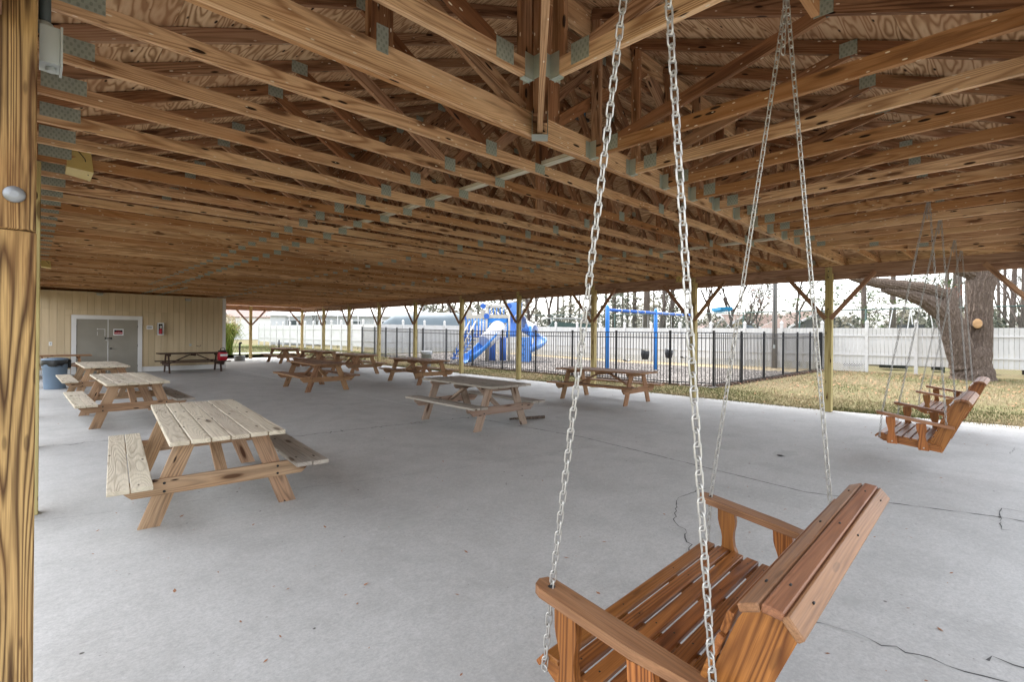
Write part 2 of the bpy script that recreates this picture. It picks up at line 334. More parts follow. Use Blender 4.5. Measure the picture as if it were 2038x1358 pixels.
class MB:
    def __init__(s): s.v = []; s.f = []; s.sm = []; s.tone = []
    def add(s, vs, fs, smooth=False):
        n = len(s.v); s.v += [tuple(x) for x in vs]; s.f += [tuple(i + n for i in q) for q in fs]; s.sm += [smooth] * len(fs)
    def box(s, c, d, m=None):
        x, y, z = (t / 2 for t in d)
        vs = [Vector((a * x, b * y, e * z)) for e in (-1, 1) for b in (-1, 1) for a in (-1, 1)]
        if m is not None: vs = [m @ t for t in vs]
        s.add([t + Vector(c) for t in vs], [(0, 2, 3, 1), (4, 5, 7, 6), (0, 1, 5, 4), (2, 6, 7, 3), (0, 4, 6, 2), (1, 3, 7, 5)])
    def bar(s, p0, p1, w, d, up=(0, 0, 1)):
        m = frame(p0, p1, up); L = (Vector(p1) - Vector(p0)).length
        s.box((0, 0, 0), (L, w, d)) if False else None
        vs = [m @ Vector((a * L / 2, b * w / 2, e * d / 2)) for e in (-1, 1) for b in (-1, 1) for a in (-1, 1)]
        s.add(vs, [(0, 2, 3, 1), (4, 5, 7, 6), (0, 1, 5, 4), (2, 6, 7, 3), (0, 4, 6, 2), (1, 3, 7, 5)])
    def tube(s, pts, rad, n=6, cap=True, closed=False):
        pts = [Vector(p) for p in pts]; k = len(pts)
        if not isinstance(rad, (list, tuple)): rad = [rad] * k
        base = len(s.v); prev = None
        for i, p in enumerate(pts):
            a = pts[(i - 1) % k] if (i or closed) else p; b = pts[(i + 1) % k] if (i < k - 1 or closed) else p
            t = (b - a).normalized() if (b - a).length > 1e-9 else Vector((0, 0, 1))
            if prev is None: u = t.orthogonal().normalized()
            else:
                u = prev - t * prev.dot(t); u = u.normalized() if u.length > 1e-6 else t.orthogonal().normalized()
            prev = u; w = t.cross(u)
            for j in range(n):
                an = 2 * math.pi * j / n
                s.v.append(tuple(p + (u * math.cos(an) + w * math.sin(an)) * rad[i]))
        for i in range(k if closed else k - 1):
            i2 = (i + 1) % k
            for j in range(n):
                s.f.append((base + i * n + j, base + i * n + (j + 1) % n, base + i2 * n + (j + 1) % n, base + i2 * n + j)); s.sm.append(True)
        if cap and not closed:
            s.f.append(tuple(base + j for j in reversed(range(n)))); s.sm.append(False)
            s.f.append(tuple(base + (k - 1) * n + j for j in range(n))); s.sm.append(False)
    def lathe(s, prof, c=(0, 0, 0), n=20):
        base = len(s.v)
        for r, z in prof:
            for j in range(n):
                a = 2 * math.pi * j / n; s.v.append((c[0] + r * math.cos(a), c[1] + r * math.sin(a), c[2] + z))
        for i in range(len(prof) - 1):
            for j in range(n):
                s.f.append((base + i * n + j, base + i * n + (j + 1) % n, base + (i + 1) * n + (j + 1) % n, base + (i + 1) * n + j)); s.sm.append(True)
        s.f.append(tuple(base + j for j in reversed(range(n)))); s.f.append(tuple(base + (len(prof) - 1) * n + j for j in range(n))); s.sm += [False] * 2
    def prism(s, poly, ax, lo, hi):
        # poly of 2D points in the plane normal to axis ax (x: (y,z), y: (x,z), z: (x,y)), extruded from lo to hi
        def P(p, t): return (t, p[0], p[1]) if ax == 0 else (p[0], t, p[1]) if ax == 1 else (p[0], p[1], t)
        n = len(poly); vs = [P(p, lo) for p in poly] + [P(p, hi) for p in poly]
        s.add(vs, [tuple(reversed(range(n))), tuple(range(n, 2 * n))] + [(i, (i + 1) % n, n + (i + 1) % n, n + i) for i in range(n)])
    def tri(s, a, b, c, tone=0.5): s.add((a, b, c), [(0, 1, 2)]); s.tone += [tone]
    def quad(s, a, b, c, d, tone=0.5): s.add((a, b, c, d), [(0, 1, 2, 3)]); s.tone += [tone]
    def mesh(s, name, mat, inv=None):
        me = bpy.data.meshes.new(name)
        vs = s.v if inv is None else [inv @ Vector(p) for p in s.v]
        me.from_pydata(vs, [], s.f); me.materials.append(MAT[mat])
        me.polygons.foreach_set('use_smooth', s.sm)
        if s.tone and len(s.tone) == len(s.f):
            at = me.attributes.new('tone', 'FLOAT', 'FACE'); at.data.foreach_set('value', s.tone)
        me.update(); return me
    def build(s, name, mat, parent=None, mw=None):
        inv = None if mw is None else mw.inverted()
        return link(name, fixn(s.mesh(name, mat, inv)), parent, mw)
import bmesh
def fixn(me):
    if len(me.polygons) < 4000 and not me.attributes.get('tone'):
        b = bmesh.new(); b.from_mesh(me); bmesh.ops.recalc_face_normals(b, faces=b.faces); b.to_mesh(me); b.free()
    return me
def frame(p0, p1, up=(0, 0, 1)):
    p0, p1, up = Vector(p0), Vector(p1), Vector(up)
    x = (p1 - p0).normalized()
    y = up.cross(x)
    if y.length < 1e-4: y = Vector((0, 1, 0)).cross(x) if abs(x.y) < .9 else Vector((1, 0, 0)).cross(x)
    y.normalize(); z = x.cross(y)
    m = Matrix((x, y, z)).transposed().to_4x4(); m.translation = (p0 + p1) / 2
    return m
BOX = {}
def boxmesh(L, w, d, mat, ch):
    key = (round(L, 3), round(w, 4), round(d, 4), mat, ch)
    if key in BOX: return BOX[key]
    b = MB(); x = L / 2
    if ch:
        sec = [(w / 2 - ch, -d / 2), (w / 2, -d / 2 + ch), (w / 2, d / 2 - ch), (w / 2 - ch, d / 2), (-w / 2 + ch, d / 2), (-w / 2, d / 2 - ch), (-w / 2, -d / 2 + ch), (-w / 2 + ch, -d / 2)]
        sm = [(a * (1 - 2 * ch / w), c * (1 - 2 * ch / d)) for a, c in sec]
        rings = [(-x, sm), (-x + ch, sec), (x - ch, sec), (x, sm)]
        vs = [(X, a, c) for X, s in rings for a, c in s]; fs = [tuple(reversed(range(8))), tuple(range(24, 32))]
        for i in range(3): fs += [(i * 8 + j, i * 8 + (j + 1) % 8, i * 8 + 8 + (j + 1) % 8, i * 8 + 8 + j) for j in range(8)]
        b.add(vs, fs)
    else: b.box((0, 0, 0), (L, w, d))
    BOX[key] = fixn(b.mesh('board', mat)); return BOX[key]
def board(name, p0, p1, w, d, mat, parent=None, up=(0, 0, 1), ch=0.0):
    """timber from p0 to p1: w across (local Y), d along 'up' (local Z); local X runs along the grain"""
    L = (Vector(p1) - Vector(p0)).length
    return link(name, boxmesh(L, w, d, mat, ch), parent, frame(p0, p1, up))
def shaped(name, mb, p0, p1, mat, parent=None, up=(0, 0, 1)):
    """a free shape whose grain runs p0 -> p1"""
    return mb.build(name, mat, parent, frame(p0, p1, up))
ORD = ['first', 'second', 'third', 'fourth', 'fifth', 'sixth', 'seventh', 'eighth', 'ninth', 'tenth', 'eleventh', 'twelfth', 'thirteenth', 'fourteenth', 'fifteenth', 'sixteenth', 'seventeenth', 'eighteenth', 'nineteenth']
TENS = ['', '', 'twent', 'thirt', 'fort', 'fift']
def nth(i):
    if i <= 19: return ORD[i - 1]
    t, u = divmod(i, 10)
    return TENS[t] + ('ieth' if u == 0 else 'y-' + ORD[u - 1])
def smooth(t): t = max(0, min(1, t)); return t * t * (3 - 2 * t)
def gz(x, y): return -.045 + .24 * smooth((y - 14) / 22) + .05 * smooth((x - 20) / 8)

# ------------------------------------------------------------------ ground, slab
XR, XM, ZC = 12.29, 6.15, 3.193
g = MB(); xs = [-300, -120, -40, -10, 0, 6, 12] + [12.4 + i * 1.5 for i in range(14)] + [40, 60, 120, 300]
ys = [-300, -100, -30, -12, -4, 0, 4, 8, 12] + [14 + 2 * i for i in range(14)] + [50, 70, 100, 160, 300]
xs = sorted(set(xs)); ys = sorted(set(ys))
for y in ys:
    for x in xs:
        inside = -1.4 < x < 12.3 and -4.9 < y < 34.2
        g.v.append((x, y, -.12 if inside else gz(x, y)))
nx = len(xs)
for j in range(len(ys) - 1):
    for i in range(nx - 1): g.f.append((j * nx + i, j * nx + i + 1, (j + 1) * nx + i + 1, (j + 1) * nx + i)); g.sm.append(True)
tag(g.build('ground', 'ground'), kind='structure')
slab = MB(); slab.box((5.4, 14.6, -.075), (13.78, 39.1, .11)); tag(slab.build('slab_base', 'crack'), kind='structure')
pv = bpy.data.objects.new('pavement', None); C.objects.link(pv); tag(pv, kind='structure')
def slabpanel(poly):
    b = MB(); b.prism(poly, 2, -.018, 0); b.build('slab_panel', 'conc', pv)
slabpanel([(-1.5, -5), (6.03, -5), (6.26, .1), (5.74, 1.64), (6.0, 3.6), (6.19, 5.05), (6.03, 7.76), (6.03, 20.3), (-1.5, 20.3)])
slabpanel([(6.042, -5), (12.9, -5), (12.9, -.05), (12.42, 3.0), (12.34, 6), (12.3, 20.3), (6.042, 20.3), (6.042, 7.77), (6.202, 5.05), (6.012, 3.6), (5.752, 1.64), (6.272, .1)])
slabpanel([(-1.5, 20.31), (6.03, 20.31), (6.03, 34.1), (-1.5, 34.1)])
slabpanel([(6.042, 20.31), (12.3, 20.31), (12.3, 34.1), (6.042, 34.1)])
def crack(pts, w, name='crack', z=.0016, step=.055, jit=.016, mat='crack'):
    if name == 'crack' and w > .0035: crack(pts, w * 3.2, 'stain', .0009, .12, jit, 'stain')
    b = MB(); P = []
    for (x0, y0), (x1, y1) in zip(pts, pts[1:]):
        n = max(1, int(math.hypot(x1 - x0, y1 - y0) / step))
        for i in range(n):
            t = i / n; P.append(Vector((x0 + (x1 - x0) * t + R.gauss(0, jit), y0 + (y1 - y0) * t + R.gauss(0, jit), z)))
    P.append(Vector((*pts[-1], z)))
    L = []
    for i, p in enumerate(P):
        d = (P[min(i + 1, len(P) - 1)] - P[max(i - 1, 0)]).normalized(); nn = Vector((-d.y, d.x, 0)) * w * R.choice((.15, .35, .5, .7, .8, 1)) * .95
        b.v += [tuple(p + nn), tuple(p - nn)]
    for i in range(len(P) - 1): b.f.append((2 * i, 2 * i + 1, 2 * i + 3, 2 * i + 2)); b.sm.append(False)
    return b.build(name, mat, pv)
crack([(-.3, 10), (.83, 9.8), (2.8, 8.25), (3.8, 8.12), (6.02, 7.77)], .013, jit=.03)
crack([(6.27, -.9), (6.265, .1), (5.745, 1.64), (6.006, 3.6), (6.196, 5.05), (6.036, 7.76)], .013, jit=.004)
crack([(6.05, 7.75), (8.5, 7.9), (12.2, 7.4)], .006, jit=.03)
crack([(5.25, 2.41), (4.6, 2.5), (4.03, 2.22), (3.9, 2.05), (3.64, 1.87), (3.3, 1.7)], .006, jit=.012)
crack([(3.15, .95), (3.2, .83), (3.22, .6), (3.27, .06), (3.4, -.6)], .006)
crack([(-.3, 6.2), (1.6, 5.6), (3.4, 5.0), (5.9, 4.5)], .0025)
crack([(5.1, 22.6), (5.3, 22.4), (5.73, 19.4), (6.0, 16)], .012)
crack([(3.44, .12), (3.5, .09), (3.5, -.05), (3.52, -.6)], .010, jit=.006)
crack([(5.9, .06), (5.86, .11), (6.6, .13), (6.64, -.5)], .006, jit=.006)
crack([(9.69, .3), (9.7, .1), (10.4, .05)], .004, jit=.006)
for c, r in [((R.uniform(.5, 12), R.uniform(.5, 24)), R.uniform(.08, .45)) for _ in range(34)] + list((((4.05, 1.05), .09), ((4.35, 2.9), .1), ((3.6, .75), .12), ((5.0, 4.6), .11), ((7.2, 3.1), .3), ((5.3, 11), .5))):
    b = MB(); n = 18; b.v = [(c[0] + r * R.uniform(.5, 1) * math.cos(a * 6.2832 / n) * .8, c[1] + r * R.uniform(.5, 1) * .5 * math.sin(a * 6.2832 / n), .0012) for a in range(n)]
    b.f = [tuple(range(n))]; b.sm = [False]; b.build('stain', 'stain', pv)
lt = MB()
for i in range(900):
    x, y = R.uniform(.3, 12.3), abs(R.gauss(0, 9)) + .2; a = R.uniform(0, 6.28); s = R.uniform(.004, .016) if R.random() < .85 else .022
    if R.random() < .3: x = 12.3 - abs(R.gauss(0, .7))
    p = Vector((x, y, .004)); u = Vector((math.cos(a), math.sin(a), R.uniform(0, .4))) * s; w = Vector((-math.sin(a), math.cos(a), .1)) * s * .45
    lt.quad(p - u, p + w, p + u, p - w)
lt.tone = []
tag(lt.build('leaf_litter', 'leaf_litter'), kind='stuff')
b = MB(); b.prism([(-6, 35.6), (13.2, 35.6), (15, 33.5), (15.6, 33.9), (13.6, 36.9), (-6, 36.9)], 2, -.05, .21); tag(b.build('footpath', 'conc'), kind='structure')
b = MB(); n = 14
for i in range(n + 1):
    y = 34.3 + i * 2.5
    b.v += [(-40, y, gz(0, y) + .006), (16.5, y, gz(16, y) + .006)]
b.f = [(2 * i, 2 * i + 1, 2 * i + 3, 2 * i + 2) for i in range(n)]; b.sm = [True] * n
tag(b.build('lawn', 'lawn'), kind='structure')
def sheet(name, mat, x0, x1, y0, y1, dz, nx=4, ny=10):
    b = MB()
    for j in range(ny + 1):
        for i in range(nx + 1):
            x = x0 + (x1 - x0) * i / nx; y = y0 + (y1 - y0) * j / ny; b.v.append((x, y, gz(x, y) + dz))
    b.f = [(j * (nx + 1) + i, j * (nx + 1) + i + 1, (j + 1) * (nx + 1) + i + 1, (j + 1) * (nx + 1) + i) for j in range(ny) for i in range(nx)]; b.sm = [True] * len(b.f)
    return tag(b.build(name, mat), kind='structure')
sheet('gravel_bed', 'gravel', 15.1, 24.2, 7.0, 30.5, .02, 6, 16)
sheet('sand_strip', 'sand', 24.2, 27.3, 7.0, 31.5, .016, 3, 16)

# ------------------------------------------------------------------ pavilion frame
posts = [3.02, 6.2, 9.54, 12.94, 16.34, 19.83, 23.2, 26.6, 30.0, 33.4]
far_posts = [9.25]
def post_thing(x, y, label, braces, top=3.17, mat='post', axis='y', zl=2.12):
    t = empty('support_post', (x, y, 0), label, 'post', 'timber posts holding up the pavilion')
    board('post_timber', (0, 0, 0), (0, 0, top), .14, .14, mat, t, ch=.006)
    for s in braces:
        if axis == 'y': p0, p1, up = (-.085, s * .05, zl - .08), (-.085, s * .86, 3.02), (1, 0, 0)
        else: p0, p1, up = (s * .05, -.085, zl - .08), (s * .86, -.085, 3.02), (0, 1, 0)
        board('knee_brace', p0, p1, .089, .038, 'brace', t, up=up, ch=.003)
    for z in (2.25, 2.95, 3.08):
        bb = MB(); a = (-.072, 0, z) if axis == 'y' else (0, -.072, z); d = (-.08, 0, z) if axis == 'y' else (0, -.08, z)
        bb.tube([a, d], .014, 8); bb.build('bolt', 'ink', t)
    return t
wh = {0: 'in front of the black fence corner, beside the oak', 1: 'between the blue swing frame and the turquoise boat top', 2: 'just left of the blue swing frame', 3: 'in front of the spiral slide', 4: 'just left of the tube slide foot',
      5: 'beside the grey bin on the grass', 6: 'at the left end of the black fence', 7: 'behind the far picnic tables, third from the corner', 8: 'behind the far picnic tables, next to the corner post', 9: 'at the far corner of the pavilion'}
for i, y in enumerate(posts):
    t = post_thing(12.24, y, 'square treated timber post, ' + wh[i], (1, -1) if i < 9 else (-1,))
    if i == 9: board('knee_brace', (-.05, -.085, 2.04), (-.86, -.085, 3.02), .089, .038, 'brace', t, up=(0, 1, 0))
post_thing(12.24, -.38, 'square treated timber post at the corner right of the oak, showing only its brace', (1,))
for x in far_posts: post_thing(x, 33.4, 'square treated timber post of the far end row, beside the black receptacle', (1, -1), axis='x')
for i, y in enumerate((6.36, 9.9, 13.3, 16.8, 20.1)):
    post_thing(-.02, y, 'timber post of the near side row, %s behind the big streaked post' % nth(i + 1), (1, -1))
# the near post, two timbers with a seam
t = empty('near_post', (-.058, 2.96, 0), 'big streaked yellow timber post filling the left edge, nearest the camera', 'post')
board('post_timber', (0, 0, 0), (0, 0, 2.062), .14, .14, 'nearpost', t, ch=.005)
board('post_timber', (-.002, .001, 2.066), (-.002, .001, 3.17), .14, .14, 'nearpost', t, ch=.005)
bb = MB(); bb.lathe([(.033, 0), (.033, .004), (.029, .009), (.012, .013)], n=20); o = bb.build('bolt_head', 'steel', t); o.matrix_basis = Matrix.Translation((.006, -.0705, 2.205)) @ Matrix.Rotation(math.pi / 2, 4, 'X')
def beam(p0, p1, w, d, label, mat='beam'):
    o = board('eave_beam', p0, p1, w, d, mat, ch=.003); tag(o, label, 'beam', 'beams carrying the roof edge'); return o
ysplit = [-.6, 3.02, 9.54, 16.34, 23.2, 30.0, 33.6]
for i, (a, c) in enumerate(zip(ysplit, ysplit[1:])):
    w = ['at the swing end of', 'above the post by the black fence corner on', 'above the spiral slide on', 'above the grey bin on', 'above the far picnic tables on', 'at the far corner of'][i]
    beam((12.35, a + .004, 3.045), (12.35, c, 3.045), .04, .286, 'deep outer beam ' + w + ' the playground side')
    beam((12.235, a + .004, 3.11), (12.235, c, 3.11), .12, .16, 'narrow inner beam ' + w + ' the playground side')
beam((-.13, -.6, 3.05), (-.13, 33.6, 3.05), .08, .286, 'long edge beam behind the near streaked post')
beam((-.09, 33.46, 3.05), (12.3, 33.46, 3.05), .08, .286, 'end beam across the far end beside the building')
beam((-.5, -.3, 3.05), (12.4, -.3, 3.05), .08, .286, 'end beam across the near end above the bench swings')

# roof planes
SL = .4167; Z0 = 3.368; YN = -.06
def zl(x): return Z0 + SL * x
def clip(poly, a, b, c):          # keep a*x+b*y<=c
    out = []
    for p, q in zip(poly, poly[1:] + poly[:1]):
        dp, dq = a * p[0] + b * p[1] - c, a * q[0] + b * q[1] - c
        if dp <= 0: out.append(p)
        if (dp < 0 < dq) or (dq < 0 < dp):
            s = dp / (dp - dq); out.append((p[0] + (q[0] - p[0]) * s, p[1] + (q[1] - p[1]) * s))
    return out
roof = empty('pavilion_roof', (XM, 14, 5.9), 'plywood roof deck spread over all the trusses of the pavilion', 'roof')
YF = 33.9
def area(p): return abs(sum(a[0] * b[1] - a[1] * b[0] for a, b in zip(p, p[1:] + p[:1]))) / 2
def deck(plane, poly, org, xd, up):
    if len(poly) < 3 or area(poly) < .02: return
    vs = [Vector((x, y, plane(x, y))) for x, y in poly]
    cx = sum(vs, Vector()) / len(vs)
    n = Vector(up).normalized(); x = Vector(xd).normalized(); y = n.cross(x)
    m = Matrix((x, y, n)).transposed().to_4x4(); m.translation = cx
    b = MB(); k = len(vs); b.v = [tuple(p) for p in vs] + [tuple(p + n * .012) for p in vs]
    b.f = [tuple(reversed(range(k))), tuple(range(k, 2 * k))] + [(i, (i + 1) % k, k + (i + 1) % k, k + i) for i in range(k)]; b.sm = [False] * len(b.f)
    pm = Matrix.Translation(-roof.location)
    inv = m.inverted(); me = fixn(b.mesh('plywood_sheet', 'ply', inv)); link('plywood_sheet', me, roof, pm @ m)
cs = 1 / math.sqrt(1 + SL * SL); W = 1.22 * cs
for side in (0, 1):
    pl = (lambda x, y: zl(x)) if side == 0 else (lambda x, y: zl(XR - x))
    nrm = (-SL, 0, 1) if side == 0 else (SL, 0, 1)
    r = 0; d = -.5
    while d < XM - .01:
        d2 = min(d + W, XM); y = -.62 - (1.22 if r % 2 else 0)
        while y < YF:
            q = [(d + .002, y + .002), (d2 - .002, y + .002), (d2 - .002, min(y + 2.438, YF)), (d + .002, min(y + 2.438, YF))]
            q = clip(q, 1, -1, -YN - .004)      # x - YN.. : x <= y - YN
            if side: q = [(XR - a, b_) for a, b_ in q][::-1]
            deck(pl, q, None, (0, 1, 0), nrm); y += 2.44
        d = d2; r += 1
r = 0; d = -.5
while d < XM - .01:
    d2 = min(d + W, XM); x = -.7 - (1.22 if r % 2 else 0)
    while x < XR + .6:
        q = [(x + .002, d + YN + .002), (x + 2.438, d + YN + .002), (x + 2.438, d2 + YN - .002), (x + .002, d2 + YN - .002)]
        q = clip(q, -1, 1, YN - .004); q = clip(q, 1, 1, XR + YN - .004)
        deck(lambda a, b_: Z0 + SL * (b_ - YN), q, None, (1, 0, 0), (0, -SL, 1)); x += 2.44
    d = d2; r += 1
b = MB(); e = .045
P = lambda x, y: (x, y, Z0 + SL * min(x, XR - x, y - YN) + e)
pts = [P(-.55, -.61), P(XR + .55, -.61), P(XR + .55, YF + .1), P(-.55, YF + .1), P(XM, YN + XM), P(XM, YF + .1)]
b.v = pts + [(x, y, z + .03) for x, y, z in pts]
tf = [(0, 1, 4), (0, 4, 5, 3), (1, 2, 5, 4)]
b.f = tf + [tuple(6 + i for i in q) for q in tf] + [(0, 1, 7, 6), (1, 2, 8, 7), (3, 0, 6, 9), (2, 5, 11, 8), (5, 3, 9, 11)]; b.sm = [False] * len(b.f)
o = b.build('shingle_layer', 'roofing', None); o.parent = roof; o.matrix_basis = Matrix.Translation(-roof.location)
o = board('fascia', (12.85, -.6, 3.12), (12.85, YF, 3.12), .03, .15, 'beam'); o.parent = roof; o.matrix_basis = Matrix.Translation(-roof.location) @ o.matrix_basis

# trusses
Y0 = 2.74; DT = .6096
cd = .092
def zu(x, y=None):       # underside of deck less a hair
    return Z0 - .004 + SL * min(x, XR - x)
def plate(parent, x, z, w, h, y=-.0205, ang=0.0):
    b = 'plate%.2f_%.2f' % (w, h)
    if b not in BOX:
        m = MB(); m.box((0, 0, 0), (w, .003, h)); BOX[b] = m.mesh('connector_plate', 'plate')
    o = link('connector_plate', BOX[b], parent, Matrix.Translation((x, y, z)) @ Matrix.Rotation(ang, 4, 'Y')); return o
def tj(i): return R.uniform(-.012, .012)
TW = .038
def truss(k, y):
    flat = y < YN + XM - .2
    g = 'roof trusses crossing the pavilion'
    nm = 'the %s beyond the double girder truss' % nth(k)
    t = empty('roof_truss', (0, y, ZC), 'pine roof truss spanning the pavilion, ' + nm, 'truss', g)
    D = cd; up = (0, 0, 1); zb = D / 2 + tj(0) * .5
    sp = 3.37 + R.uniform(-.05, .05); s2 = 8.7 + R.uniform(-.1, .1)
    if k % 3 == 1: cuts = [(-.1, sp), (sp + .002, s2), (s2 + .002, XR + .1)]
    else: cuts = [(-.1, sp), (sp + .002, XR + .1)]
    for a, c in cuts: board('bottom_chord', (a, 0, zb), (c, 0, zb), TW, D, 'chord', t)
    zt = lambda x: zu(x) - ZC - D * .545
    xb = y - YN if flat else XM
    for s in (0, 1):
        f = (lambda x: x) if not s else (lambda x: XR - x)
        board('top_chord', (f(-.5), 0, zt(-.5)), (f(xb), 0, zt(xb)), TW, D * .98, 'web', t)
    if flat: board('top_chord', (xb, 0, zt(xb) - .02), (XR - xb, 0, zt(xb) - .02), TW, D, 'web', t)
    top = lambda x: (zt(min(x, XR - x)) if not flat else min(zt(min(x, XR - x)), zt(xb) - .02))
    B = [2.78, 5.62, 8.35, 10.9]; T = [1.62, 4.35, 7.05, 9.6]
    prs = [(T[0], B[0]), (T[1], B[0]), (T[1], B[1]), (T[2], B[1]), (T[2], B[2]), (T[3], B[2]), (T[3], B[3])]
    off = 0.0
    for xt, xbm in prs:
        a = Vector((xt, 0, top(xt) - D * .4)); c = Vector((xbm + (.04 if xt > xbm else -.04), 0, zb + D * .4))
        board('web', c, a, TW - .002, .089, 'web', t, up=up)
    board('web', (XR - 1.1, 0, zb + D * .4), (XR - 1.1, 0, top(XR - 1.1)), TW - .002, .089, 'web', t, up=(1, 0, 0))
    if flat:
        for xv in (xb + .05, XR - xb - .05): board('web', (xv, 0, zb + D * .5), (xv, 0, top(xb) - D * .4), TW - .002, .13, 'web', t, up=(1, 0, 0))
    for x in B[:3]: plate(t, x, zb + .035, .12, .12)
    plate(t, sp, zb, .13, D * .95)
    plate(t, .14, zb + .05, .22, .10); plate(t, XR - .14, zb + .05, .2, .1)
    for x in T: plate(t, x, top(x) - .02, .13, .10)
    if k % 3 == 1: plate(t, s2, zb, .13, D * .95)
    return t
def simple_truss(k, y):
    b = MB(); D = cd
    zt = lambda x: zu(x) - D * .545
    b.bar((-.1, y, ZC + D / 2), (XR + .1, y, ZC + D / 2), TW, D)
    b.bar((-.5, y, zt(-.5)), (XM, y, zt(XM)), TW, D); b.bar((XR + .5, y, zt(-.5)), (XM + .01, y, zt(XM)), TW, D)
    for xt, xbm in ((1.6, 2.78), (4.35, 2.78), (4.35, 5.6), (7.05, 5.6), (7.05, 8.35), (9.6, 8.35)): b.bar((xbm, y, ZC + .09), (xt, y, zt(min(xt, XR - xt))), TW - .002, .089)
    o = shaped('roof_truss', b, (0, y, ZC), (1, y, ZC), 'truss')
    for x in (2.78, 3.37, 5.62): plate(o, x, .045, .12, .1)
    tag(o, 'pine roof truss spanning the pavilion, the %s beyond the double girder truss' % nth(k), 'truss', 'roof trusses crossing the pavilion')
for k in range(1, 51):
    y = Y0 - .024 + DT * k
    (truss if k <= 30 else simple_truss)(k, y)
# double girder
t = empty('girder_truss', (0, Y0, ZC), 'deep double pine girder truss carrying the row of jack trusses', 'truss')
GD = .178; xb = Y0 - YN
for dy in (-.0195, .0195):
    board('bottom_chord', (-.1, dy, GD / 2), (6.9, dy, GD / 2), .0375, GD, 'chord', t); board('bottom_chord', (6.903, dy, GD / 2), (XR + .1, dy, GD / 2), .0375, GD, 'chord', t)
    ztg = lambda x: zu(x) - ZC - .09
    board('top_chord', (-.5, dy, ztg(-.5)), (xb, dy, ztg(xb)), .0375, .14, 'truss', t); board('top_chord', (XR + .5, dy, ztg(-.5)), (XR - xb, dy, ztg(xb)), .0375, .14, 'truss', t)
    board('top_chord', (xb, dy, ztg(xb) - .06), (XR - xb, dy, ztg(xb) - .06), .0375, .184, 'truss', t)
    zt = ztg(xb) - .12
    for x0, x1, u in ((xb - .12, xb - .12, 0), (xb + .12, xb + .12, 0), (1.43, 1.43, 0), (1.5, 2.6, 1), (4.3, 2.95, 1), (4.4, 5.6, 1), (5.75, 5.75, 0), (6.9, 5.85, 1), (7.0, 8.2, 1), (8.35, 8.35, 0), (9.4, 8.45, 1), (XR - xb, XR - xb, 0)):
        h = min(zt, ztg(min(x0, XR - x0)))
        board('web', (x1, dy, GD), (x0, dy, h), .036, .14 if not u else .089, 'web', t, up=(1, 0, 0) if not u else (0, 0, 1))
for x, w, h, z in ((1.43, .075, .16, .2), (5.75, .12, .14, .15), (8.35, .12, .14, .15)): plate(t, x, z, w, h, y=-.0405)
# hip corner truss and jacks
def jack(name, p, q, zz, label, grp, hang, web=True):
    """p: eave end, q: end at the carrying truss (plan points)"""
    d = (Vector((*q, 0)) - Vector((*p, 0))); L = d.length; d.normalize(); ang = math.atan2(d.y, d.x)
    t = empty(name, (*q, ZC), label, 'truss', grp, rz=ang)
    D = .10; sl = (zz(*q) - zz(*p)) / L
    zt = lambda s: zz(q[0] + d.x * s, q[1] + d.y * s) - ZC - .06      # s<=0 towards the eave
    z0 = .004
    board('bottom_chord', (-L, 0, z0 + D / 2), (-.004, 0, z0 + D / 2), TW, D, 'chord', t)
    board('top_chord', (-L - .35, 0, zt(-L - .35)), (-.004, 0, zt(0)), TW, .092, 'web', t)
    if L > 1.4 and web:
        board('web', (-.22, 0, z0 + D * .8), (-L * .56, 0, zt(-L * .56) - .03), TW - .002, .089, 'web', t)
        board('web', (-.06, 0, z0 + D), (-.06, 0, zt(-.06)), TW - .002, .089, 'web', t, up=(1, 0, 0))
        for sgn in (-1, 1):
            plate(t, -.23, z0 + D - .02, .13, .12, y=sgn * .0205); plate(t, -L * .56, zt(-L * .56) - .01, .11, .1, y=sgn * .0205)
    if hang:
        b = MB()
        for s in (-1, 1):
            b.box((-.035, s * .0215, z0 + .065), (.075, .003, .15))
            b.box((-.001, s * .045, z0 + .07), (.003, .05, .14))
        b.box((-.035, 0, z0 - .002), (.075, .046, .003)); b.build('joist_hanger', 'hanger', t)
    return t
zn = lambda x, y: Z0 - .004 + SL * (y - YN); zx = lambda x, y: Z0 - .004 + SL * x; zr = lambda x, y: Z0 - .004 + SL * (XR - x)
GJ = 'jack trusses running from the girder truss over the swings'
X0 = 2.79; yf = Y0 - .041
for i in range(12):
    x = X0 + DT * i
    if i == 0: continue
    jack('jack_truss', (x, -.55), (x, yf), zn, 'short jack truss hung on the girder in a metal hanger, %s from the corner truss' % nth(i), GJ, True)
for i, x in enumerate((2.18, 1.57, .96, .35)): jack('jack_truss', (x, -.55), (x, x + YN - .09), zn, 'short jack truss on the swing side of the corner truss, %s from the girder' % nth(i + 1), 'short jacks at the hip corner', True)
for i, y in enumerate((2.13, 1.52, .91, .3)): jack('jack_truss', (-.1, y), (y - YN - .09, y), zx, 'short side jack truss left of the corner truss, %s from the girder' % nth(i + 1), 'short jacks at the hip corner', True)
for i, x in enumerate((10.1, 10.71, 11.32)): jack('jack_truss', (x, -.55), (x, XR - x + YN - .09), zn, 'short jack truss near the oak end, %s outside the far corner truss' % nth(i + 1), 'short jacks at the oak corner', False)
for i, y in enumerate((2.13, 1.52, .91)): jack('jack_truss', (XR + .1, y), (XR - (y - YN) + .09, y), zr, 'short side jack truss at the oak corner, %s out from the girder' % nth(i + 1), 'short jacks at the oak corner', False)
zh = lambda x, y: Z0 - .03 + SL * (y - YN)
t = jack('hip_truss', (-.06, -.14), (2.76, 2.7), zh, 'diagonal corner truss meeting the girder in a big metal hanger', None, False, web=False)
